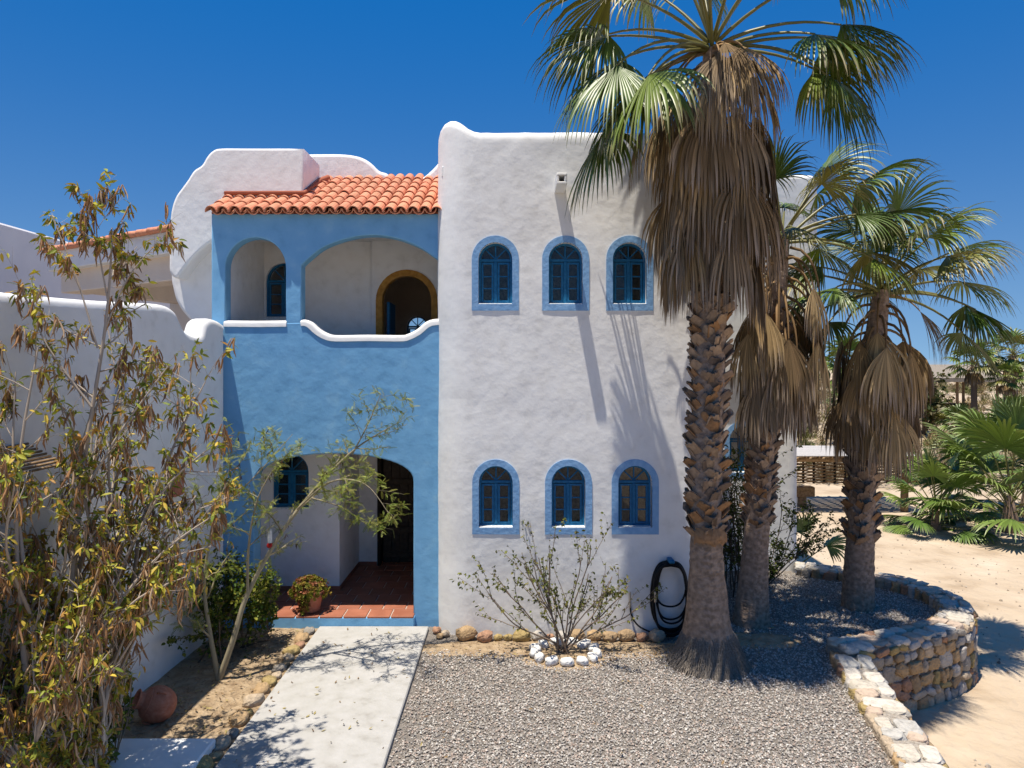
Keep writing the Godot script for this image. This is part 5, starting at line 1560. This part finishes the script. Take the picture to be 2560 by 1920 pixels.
func build_stones() -> void:
	var shapes := []
	for k in 6: shapes.append(stone_mesh(140 + k, Vector3.ONE, 0.35, 0.15))
	var tone := ["brown", "orange tan", "grey", "pale tan", "reddish", "ochre", "light grey"]
	var x := -0.78
	var k := 0
	while x < 2.0 and k < 20:
		var w := rng.randf_range(0.13, 0.26)
		var m := rng.randi() % 7
		if k == 0: w = 0.3; m = 1
		var d := 9.74 + rng.randf_range(-0.03, 0.04) + (0.05 if x < -0.5 else 0.0)
		var o := part("border_stone", shapes[rng.randi() % 6], M.stones[m], self, Transform3D(Basis(Vector3.UP, rng.randf_range(-0.5, 0.5)) * Basis.from_scale(Vector3(w, w * 0.68, w * 0.75)), Vector3(x + w / 2, w * 0.24, -d)))
		tag(o, "%s rounded stone at the tower's foot, %s from the path" % [tone[m], ordinal(k)], "stone", "stones along the tower's foot")
		x += w * 0.98
		k += 1
	for q in [[-1.06, 10.02, 0.13, 4], [-0.93, 9.9, 0.12, 3], [-1.0, 9.82, 0.10, 1]]:
		var o := part("border_stone", shapes[rng.randi() % 6], M.stones[q[3]], self, Transform3D(Basis.from_scale(Vector3(q[2], q[2] * 0.7, q[2])), Vector3(q[0], q[2] * 0.26, -q[1])))
		tag(o, "small %s stone in the corner between path and tower" % tone[q[3]], "stone", "stones along the tower's foot")
	var d := 10.05
	k = 0
	while d > 6.5 and k < 20:
		var w := rng.randf_range(0.12, 0.24)
		var m := rng.randi() % 7
		var o := part("edge_stone", shapes[rng.randi() % 6], M.stones[m], self, Transform3D(Basis(Vector3.UP, rng.randf_range(-0.7, 0.7)) * Basis.from_scale(Vector3(w * 0.85, w * 0.6, w * 1.05)), Vector3(-2.75 - w * 0.45 - rng.randf_range(0.0, 0.03), w * 0.2, -d + w / 2)))
		tag(o, "%s stone along the path's left edge, %s from the porch step" % [tone[m], ordinal(k)], "stone", "stones along the path")
		d -= w * rng.randf_range(0.98, 1.35)
		k += 1
	for j in 13:
		var a := TAU * j / 13 - PI / 2
		var w := rng.randf_range(0.17, 0.23)
		var o := part("ring_stone", shapes[rng.randi() % 6], M.painted_stone, self, Transform3D(Basis(Vector3.UP, -a + PI / 2 + rng.randf_range(-0.2, 0.2)) * Basis.from_scale(Vector3(w, 0.12, 0.12)), Vector3(0.69 + cos(a) * 0.41, 0.042, -9.24 - sin(a) * 0.33)))
		tag(o, "white painted stone in the shrub's ring, %s anticlockwise from the front" % ordinal(j), "stone", "ring of white stones")

func build_objects() -> void:
	# left garden wall, running from the house towards the camera
	var t := thing("garden_wall", "tall white plastered wall running forward from the house at the left, with curved top", "wall", Vector3(-4.2, 0, -10.2))
	var line: Array = [Vector2(2.0, 4.36), Vector2(4.0, 4.36), Vector2(6.0, 4.38), Vector2(7.2, 4.42), Vector2(8.2, 4.48), Vector2(8.65, 4.50), Vector2(8.9, 4.45), Vector2(9.03, 4.33), Vector2(9.15, 4.22), Vector2(9.35, 4.17), Vector2(9.55, 4.17), Vector2(9.64, 4.24), Vector2(9.72, 4.36), Vector2(9.86, 4.415), Vector2(10.1, 4.40), Vector2(10.27, 4.36)]
	var outline := smooth_line(line, 4)
	outline.append_array([Vector2(10.27, -0.1), Vector2(2.0, -0.1)])
	var s := Shape.new()
	slab(s, outline, 0.0, -0.32, 0.09, Transform3D(Basis(Vector3(0.045, 0, -1).normalized(), Vector3.UP, Vector3(1, 0, 0.045).normalized()), Vector3(-4.6, 0, 0)), 4)
	part("wall_body", s.mesh(), M.white, t)
	# white wall light and clay wall light on it, cane awning
	var wl := thing("wall_lamp", "white pointed wall lamp fixed on the left wall behind the tall shrub", "lamp", Vector3(-4.2, 3.4, -7.7))
	s = Shape.new()
	lathe(s, [Vector2(0.02, 0.16), Vector2(0.05, 0.10), Vector2(0.10, 0.0), Vector2(0.13, -0.1), Vector2(0.10, -0.105), Vector2(0.0, -0.06)], 16, Transform3D(Basis.IDENTITY, Vector3(-4.2, 3.43, -7.7)))
	part("shade", s.mesh(), M.painted_stone, wl)
	var cl := thing("clay_wall_lamp", "square terracotta wall lamp on the left wall", "lamp", Vector3(-4.2, 2.26, -8.8))
	box_part("box", cl, Vector3(-4.26, 2.15, -8.9), Vector3(-4.1, 2.4, -8.68), M.clay, 0.015)
	box_part("rim", cl, Vector3(-4.26, 2.395, -8.92), Vector3(-4.08, 2.42, -8.66), M.clay, 0.008)
	var aw := thing("cane_awning", "weathered cane awning on the left wall at the frame's left edge", "awning", Vector3(-4.25, 2.95, -5.9))
	for k in 9:
		s = Shape.new()
		tube(s, PackedVector3Array([Vector3(-4.33 + k * 0.04, 3.06 - k * 0.022, -5.2), Vector3(-4.31 + k * 0.04, 3.05 - k * 0.022, -5.75), Vector3(-4.29 + k * 0.04, 3.06 - k * 0.022, -6.3)]), PackedFloat32Array([0.014, 0.013, 0.012]), 5)
		part("cane", s.mesh(), M.old_wood, aw)
	# clay jar on its side
	var jar := thing("clay_jar", "terracotta jar with lug handles lying on its side on the soil", "jar", Vector3(-3.76, 0, -7.5))
	var jxf := Transform3D(Basis(Vector3(0.25, 0.35, 0.9).normalized(), 0.0), Vector3(-3.76, 0.185, -7.5))
	var ax := Vector3(-0.74, 0.45, 0.50).normalized()
	var sx := ax.cross(Vector3.UP).normalized()
	jxf.basis = Basis(sx, ax, sx.cross(ax))
	s = Shape.new()
	var jp := smooth_line([Vector2(0.0, -0.19), Vector2(0.09, -0.185), Vector2(0.155, -0.12), Vector2(0.185, -0.02), Vector2(0.165, 0.07), Vector2(0.115, 0.125), Vector2(0.085, 0.15), Vector2(0.088, 0.185), Vector2(0.108, 0.205), Vector2(0.098, 0.21), Vector2(0.074, 0.18), Vector2(0.07, 0.13), Vector2(0.12, 0.05), Vector2(0.12, -0.1), Vector2(0.0, -0.15)], 4)
	lathe(s, Array(jp), 32, jxf)
	part("body", s.mesh(), M.clay, jar)
	s = Shape.new()
	var rim := PackedVector3Array()
	for k in 25:
		var a := TAU * k / 24
		rim.append(jxf * Vector3(cos(a) * 0.139, 0.102, sin(a) * 0.139))
	tube(s, rim, radii(0.008, 0.008, 25), 6, Color.WHITE, false)
	part("collar", s.mesh(), M.clay, jar)
	for k in 3:
		var a: float = [0.2, 2.2, 4.4][k]
		s = Shape.new()
		var hp := PackedVector3Array()
		for j in 7:
			var b := PI * j / 6
			hp.append(jxf * (Vector3(cos(a), 0, sin(a)) * (0.165 + sin(b) * 0.032) + Vector3.UP * (0.02 + cos(b) * 0.045)))
		tube(s, hp, radii(0.012, 0.012, 7), 6)
		part("handle", s.mesh(), M.clay, jar)
	# flower pot on the porch
	var pot := thing("flower_pot", "terracotta pot with trailing succulent on the porch's tiled edge", "potted plant", Vector3(-2.96, 0.18, -10.4))
	s = Shape.new()
	lathe(s, [Vector2(0.0, 0.0), Vector2(0.14, 0.0), Vector2(0.145, 0.01), Vector2(0.185, 0.22), Vector2(0.205, 0.225), Vector2(0.21, 0.285), Vector2(0.19, 0.29), Vector2(0.175, 0.25), Vector2(0.0, 0.24)], 28, Transform3D(Basis.IDENTITY, Vector3(-2.96, 0.182, -10.4)))
	part("pot", s.mesh(), M.clay, pot)
	var g := RandomNumberGenerator.new(); g.seed = 71
	var rosette := Shape.new()
	for k in 9:
		var a := TAU * k / 9 * 1.618
		var el := lerpf(1.2, 0.15, k / 8.0)
		var d := Vector3(cos(a) * cos(el), sin(el), sin(a) * cos(el))
		var w := d.cross(Vector3.UP).normalized() * 0.010
		var i := rosette.add(Vector3.ZERO); rosette.add(d * 0.022 + w); rosette.add(d * 0.036); rosette.add(d * 0.022 - w)
		rosette.quad(i, i + 1, i + 2, i + 3)
	var where := []; var tints := PackedColorArray()
	for k in 420:
		var a := g.randf() * TAU
		var el := g.randf_range(-0.35, 1.55)
		var d := Vector3(cos(a) * cos(el), sin(el), sin(a) * cos(el))
		var p := Vector3(-2.96, 0.47, -10.4) + d * Vector3(0.28, 0.2, 0.25) * g.randf_range(0.7, 1.02)
		if g.randf() < 0.15: p = Vector3(-2.96 + g.randf_range(-0.1, 0.05), g.randf_range(0.22, 0.45), -10.4 + 0.22)
		where.append(Transform3D(Basis.looking_at(d, Vector3(0.1, 0.2, 1)) * Basis(Vector3.RIGHT, -PI / 2) * Basis.from_scale(Vector3.ONE * g.randf_range(0.8, 1.5)), p))
		var col: Color = [Color(0.20, 0.20, 0.03), Color(0.13, 0.15, 0.02), Color(0.27, 0.20, 0.04), Color(0.30, 0.12, 0.06)][g.randi() % 4]
		tints.append(col * g.randf_range(0.8, 1.2))
	many("succulent_leaves", rosette.mesh(), M.leaf, where, tints, pot)
	# hose coil on the tower wall
	var hs := thing("garden_hose", "black garden hose coiled on a hook on the tower wall beside the palm", "hose", Vector3(2.19, 0.3, -9.8))
	g.seed = 73
	for k in 9:
		var pts := []
		var hw := g.randf_range(0.205, 0.265)
		var top := 1.06 - g.randf_range(0.0, 0.05)
		var bot := [0.06, 0.09, 0.02, 0.12, 0.2, 0.26, 0.05, 0.45, 0.08][k] as float
		var off := g.randf_range(-0.015, 0.015)
		for j in 17:
			var a := TAU * j / 16
			var yy := (top + bot) / 2 + cos(a) * (top - bot) / 2
			var xx := 2.187 + off + signf(sin(a)) * pow(absf(sin(a)), 0.75) * hw * (1.0 + 0.05 * cos(a + k))
			pts.append(Vector3(xx, yy, -9.86 + 0.012 * k + 0.03 * sin(a * 2 + k) * 0.3))
		s = Shape.new()
		var sp := smooth3(pts, 4)
		tube(s, sp, radii(0.0135, 0.0135, sp.size()), 7, Color.WHITE, false)
		part("coil", s.mesh(), M.hose, hs)
	s = Shape.new()
	var lead := smooth3([Vector3(2.15, 0.05, -9.74), Vector3(1.95, 0.08, -9.78), Vector3(1.75, 0.16, -9.84), Vector3(1.66, 0.30, -9.87), Vector3(1.645, 0.42, -9.87)], 5)
	tube(s, lead, radii(0.012, 0.012, lead.size()), 7)
	part("lead_hose", s.mesh(), M.hose, hs)
	s = Shape.new()
	tube(s, PackedVector3Array([Vector3(1.64, 0.4, -9.87), Vector3(1.635, 0.62, -9.87)]), PackedFloat32Array([0.016, 0.016]), 8)
	part("tap_pipe", s.mesh(), M.brass, hs)
	s = Shape.new()
	tube(s, PackedVector3Array([Vector3(1.97, 0.52, -9.75), Vector3(1.96, 0.66, -9.75)]), PackedFloat32Array([0.02, 0.014]), 8)
	part("nozzle", s.mesh(), M.brass, hs)
	box_part("hook", hs, Vector3(2.15, 1.05, -9.9), Vector3(2.23, 1.1, -9.72), M.blue_wood, 0.012)
	# humming-bird feeder hung in the feathery tree
	var fd := thing("bird_feeder", "small hanging bird feeder with clear tube and red base in the feathery tree", "bird feeder", Vector3(-2.98, 1.5, -8.75))
	s = Shape.new()
	lathe(s, [Vector2(0.0, 0.2), Vector2(0.026, 0.19), Vector2(0.028, 0.03), Vector2(0.0, 0.02)], 12, Transform3D(Basis.IDENTITY, Vector3(-2.98, 1.55, -8.75)))
	part("tube", s.mesh(), M.worn_sill, fd)
	s = Shape.new()
	lathe(s, [Vector2(0.0, 0.03), Vector2(0.03, 0.03), Vector2(0.042, 0.0), Vector2(0.03, -0.025), Vector2(0.0, -0.03)], 12, Transform3D(Basis.IDENTITY, Vector3(-2.98, 1.545, -8.75)))
	part("base", s.mesh(), M.red_plastic, fd)
	s = Shape.new()
	tube(s, PackedVector3Array([Vector3(-2.98, 1.74, -8.75), Vector3(-2.99, 1.95, -8.7)]), PackedFloat32Array([0.002, 0.002]), 4)
	part("cord", s.mesh(), M.hose, fd)
	# white slab in the lower left corner
	var sl := thing("white_slab", "low white painted slab in the lower left corner beside the path", "step", Vector3(-3.2, 0, -6.5))
	box_part("slab", sl, Vector3(-3.95, -0.02, -6.92), Vector3(-2.88, 0.13, -5.6), M.white, 0.015)
	# the retaining walls of the gravel yard
	rubble_wall("low_stone_wall", "low flat-topped stone wall running towards the camera beside the gravel", [Vector2(3.45, 4.6), Vector2(3.62, 5.6), Vector2(3.78, 6.45), Vector2(4.0, 7.6), Vector2(4.22, 8.7), Vector2(4.3, 9.05)], [0.06, 0.08], 0.42, -0.8, 0.0, 4.4)
	rubble_wall("curved_stone_wall", "curved rubble stone wall holding the gravel bed round the right palm", [Vector2(4.18, 9.12), Vector2(4.9, 9.38), Vector2(5.6, 9.68), Vector2(6.25, 10.1), Vector2(6.68, 10.68), Vector2(6.78, 11.4), Vector2(6.5, 12.1), Vector2(6.0, 12.5), Vector2(5.55, 12.78), Vector2(5.2, 12.95)], [0.16, 0.12], 0.40, -0.82, 0.1, 3.7)
	# ramada behind
	var y0 := -0.75
	var rm := thing("ramada", "low wooden ramada with grey plank roof and woven stick panel behind the palms", "shelter", Vector3(10.4, y0, -23))
	for e in [[8.6, 22.2], [12.25, 22.2], [8.6, 24.3], [12.25, 24.3]]:
		s = Shape.new()
		var py := terrain_height(e[0], e[1])
		tube(s, PackedVector3Array([Vector3(e[0], py - 0.1, -e[1]), Vector3(e[0] + 0.03, 0.9, -e[1])]), PackedFloat32Array([0.12, 0.1]), 9)
		part("post", s.mesh(), M.old_wood, rm)
	for d in [22.2, 24.3]:
		s = Shape.new()
		tube(s, PackedVector3Array([Vector3(8.2, 0.88, -d), Vector3(12.6, 0.88, -d)]), PackedFloat32Array([0.085, 0.08]), 8)
		part("beam", s.mesh(), M.old_wood, rm)
	for k in 11:
		s = Shape.new()
		var x := 8.35 + k * 0.4
		tube(s, PackedVector3Array([Vector3(x, 0.955, -21.75), Vector3(x, 0.97, -24.6)]), PackedFloat32Array([0.055, 0.05]), 7)
		part("rafter", s.mesh(), M.old_wood, rm)
	for k in 13:
		box_part("roof_plank", rm, Vector3(8.15, 1.02, -21.93 - k * 0.212), Vector3(12.65, 1.05 + rng.randf_range(0.0, 0.012), -21.75 - k * 0.212), M.grey_wood, 0.008)
	for k in 12:
		s = Shape.new()
		tube(s, PackedVector3Array([Vector3(8.5 + k * 0.33, 0.1, -22.35), Vector3(8.5 + k * 0.33, 0.88, -22.35)]), PackedFloat32Array([0.04, 0.035]), 6)
		part("panel_stake", s.mesh(), M.dark_wood, rm)
	for k in 15:
		s = Shape.new()
		var pts := PackedVector3Array()
		for j in 26: pts.append(Vector3(8.4 + j * 0.155, 0.14 + k * 0.05 + rng.randf_range(-0.012, 0.012), -22.35 + (0.055 if (j / 2 + k) % 2 == 0 else -0.055)))
		tube(s, pts, radii(0.022, 0.02, 26), 5)
		part("woven_stick", s.mesh(), M.old_wood, rm)
	var bn := thing("log_bench", "squared timber bench under the ramada", "bench", Vector3(9.0, y0, -22.9))
	box_part("seat", bn, Vector3(8.2, -0.42, -23.2), Vector3(9.75, -0.1, -22.85), M.old_wood, 0.02)
	box_part("foot", bn, Vector3(8.4, -0.9, -23.15), Vector3(8.6, -0.42, -22.9), M.old_wood, 0.02)
	box_part("foot", bn, Vector3(9.3, -0.9, -23.15), Vector3(9.5, -0.42, -22.9), M.old_wood, 0.02)
	# thatched hut on the skyline
	var hy := terrain_height(33.5, 55)
	var hut := thing("thatched_hut", "grey thatched open hut on the skyline behind the right palm", "hut", Vector3(33.5, hy, -55))
	s = Shape.new()
	var c := Vector3(33.2, 0, -55)
	var lo := [c + Vector3(-3.6, 3.0, 2.6), c + Vector3(3.6, 3.0, 2.6), c + Vector3(3.6, 3.0, -2.6), c + Vector3(-3.6, 3.0, -2.6)]
	var ra := c + Vector3(-2.2, 4.0, 0); var rb := c + Vector3(2.6, 4.0, 0)
	s.flat(lo[0], ra, rb, lo[1]); s.flat(lo[2], rb, ra, lo[3]); s.flat(lo[1], rb, rb, lo[2]); s.flat(lo[3], ra, ra, lo[0])
	for k in 4:
		var a: Vector3 = lo[k]; var b: Vector3 = lo[(k + 1) % 4]
		s.flat(a, b, b + Vector3.DOWN * 0.3, a + Vector3.DOWN * 0.3)
	part("thatch_roof", s.mesh(), M.thatch, hut)
	for e in [[-3, 2], [0, 2], [3, 2], [-3, -2], [3, -2]]:
		s = Shape.new()
		tube(s, PackedVector3Array([c + Vector3(e[0], hy - 0.1, e[1]), c + Vector3(e[0], 3.0, e[1])]), PackedFloat32Array([0.12, 0.1]), 7)
		part("post", s.mesh(), M.old_wood, hut)
	box_part("counter", hut, c + Vector3(-3.0, hy, -1.6), c + Vector3(3.0, hy + 1.1, -1.3), M.dark_wood)
	# neighbouring house at the left
	var nb := thing("terrace_house", "neighbouring terrace house with pale side wall, cream beams and tiled edge behind the left wall", "house", Vector3(-9, 0, -15))
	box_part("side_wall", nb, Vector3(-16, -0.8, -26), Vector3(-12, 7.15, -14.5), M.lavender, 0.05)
	s = Shape.new()
	var plan := PackedVector2Array([Vector2(-9.07, 13.9), Vector2(-5.0, 11.3), Vector2(-4.9, 15.0), Vector2(-8.2, 17.0)])
	slab(s, plan, 6.0, 5.62, 0.02, plan_xf(0))
	part("terrace_roof", s.mesh(), M.white, nb)
	s = Shape.new()
	var plan2 := PackedVector2Array([Vector2(-8.85, 13.95), Vector2(-5.0, 11.5), Vector2(-4.95, 12.0), Vector2(-8.55, 14.3)])
	slab(s, plan2, 5.64, 5.2, 0.02, plan_xf(0))
	part("beam", s.mesh(), M.cream, nb)
	s = Shape.new()
	slab(s, PackedVector2Array([Vector2(-8.6, 13.98), Vector2(-8.2, 14.1), Vector2(-7.4, 16.8), Vector2(-7.8, 16.9)]), 5.62, 5.22, 0.02, plan_xf(0))
	part("beam", s.mesh(), M.cream, nb)
	s = Shape.new()
	slab(s, rounded_plan(-7.42, -7.0, 12.95, 13.35, 0.12), 5.21, -0.7, 0.02, plan_xf(0))
	part("column", s.mesh(), M.cream, nb)
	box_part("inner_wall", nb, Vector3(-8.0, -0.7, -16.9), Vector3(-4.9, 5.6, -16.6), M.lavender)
	var a0 := Vector3(-9.12, 6.03, -13.88); var a1 := Vector3(-4.98, 6.03, -11.24)
	var dirv := (a1 - a0).normalized()
	for k in 15:
		s = Shape.new()
		var p := a0 + dirv * k * 0.325
		tube(s, PackedVector3Array([p, p + dirv * 0.33]), PackedFloat32Array([0.062, 0.05]), 8)
		part("edge_tile", s.mesh(), M.tiles[k % 4], nb)

func _ready() -> void:
	rng.seed = 12345
	fine_noise.seed = 4; fine_noise.frequency = 1.0; fine_noise.fractal_octaves = 3
	# camera, sky, sun, exposure
	var cam := Camera3D.new()
	cam.name = "camera"
	add_child(cam)
	cam.position = Vector3(0, 3.73, 0)
	cam.projection = Camera3D.PROJECTION_FRUSTUM
	cam.near = 0.1; cam.far = 3000.0
	cam.size = 0.1 * 1659.0 / 1535.0
	cam.frustum_offset = Vector2(0, -0.1 * 34.5 / 1535.0)
	cam.current = true
	var sky_mat := ProceduralSkyMaterial.new()
	sky_mat.sky_top_color = Color8(0, 78, 141)
	sky_mat.sky_horizon_color = Color8(106, 140, 170)
	sky_mat.sky_curve = 0.112
	sky_mat.ground_bottom_color = Color8(150, 130, 105)
	sky_mat.ground_horizon_color = Color8(170, 160, 145)
	sky_mat.sun_angle_max = 30.0
	sky_mat.sun_curve = 0.15
	var env := Environment.new()
	env.background_mode = Environment.BG_SKY
	env.sky = Sky.new()
	env.sky.sky_material = sky_mat
	env.background_energy_multiplier = 1.0
	env.tonemap_mode = Environment.TONE_MAPPER_LINEAR
	env.tonemap_exposure = 1.85
	env.sdfgi_enabled = true; env.ssao_enabled = true; env.ssil_enabled = true
	var we := WorldEnvironment.new()
	we.name = "world_environment"
	we.environment = env
	add_child(we)
	var sun := DirectionalLight3D.new()
	sun.name = "sun"
	sun.light_energy = 1.15
	sun.light_color = Color(1.0, 0.965, 0.91)
	sun.light_angular_distance = 0.5
	sun.shadow_enabled = true
	add_child(sun)
	sun.look_at_from_position(Vector3.ZERO, Vector3(0.184, -1.0, -0.155), Vector3.FORWARD)
	make_materials()
	build_ground()
	build_house()
	build_objects()
	build_stones()
	build_palms()
	build_plants()
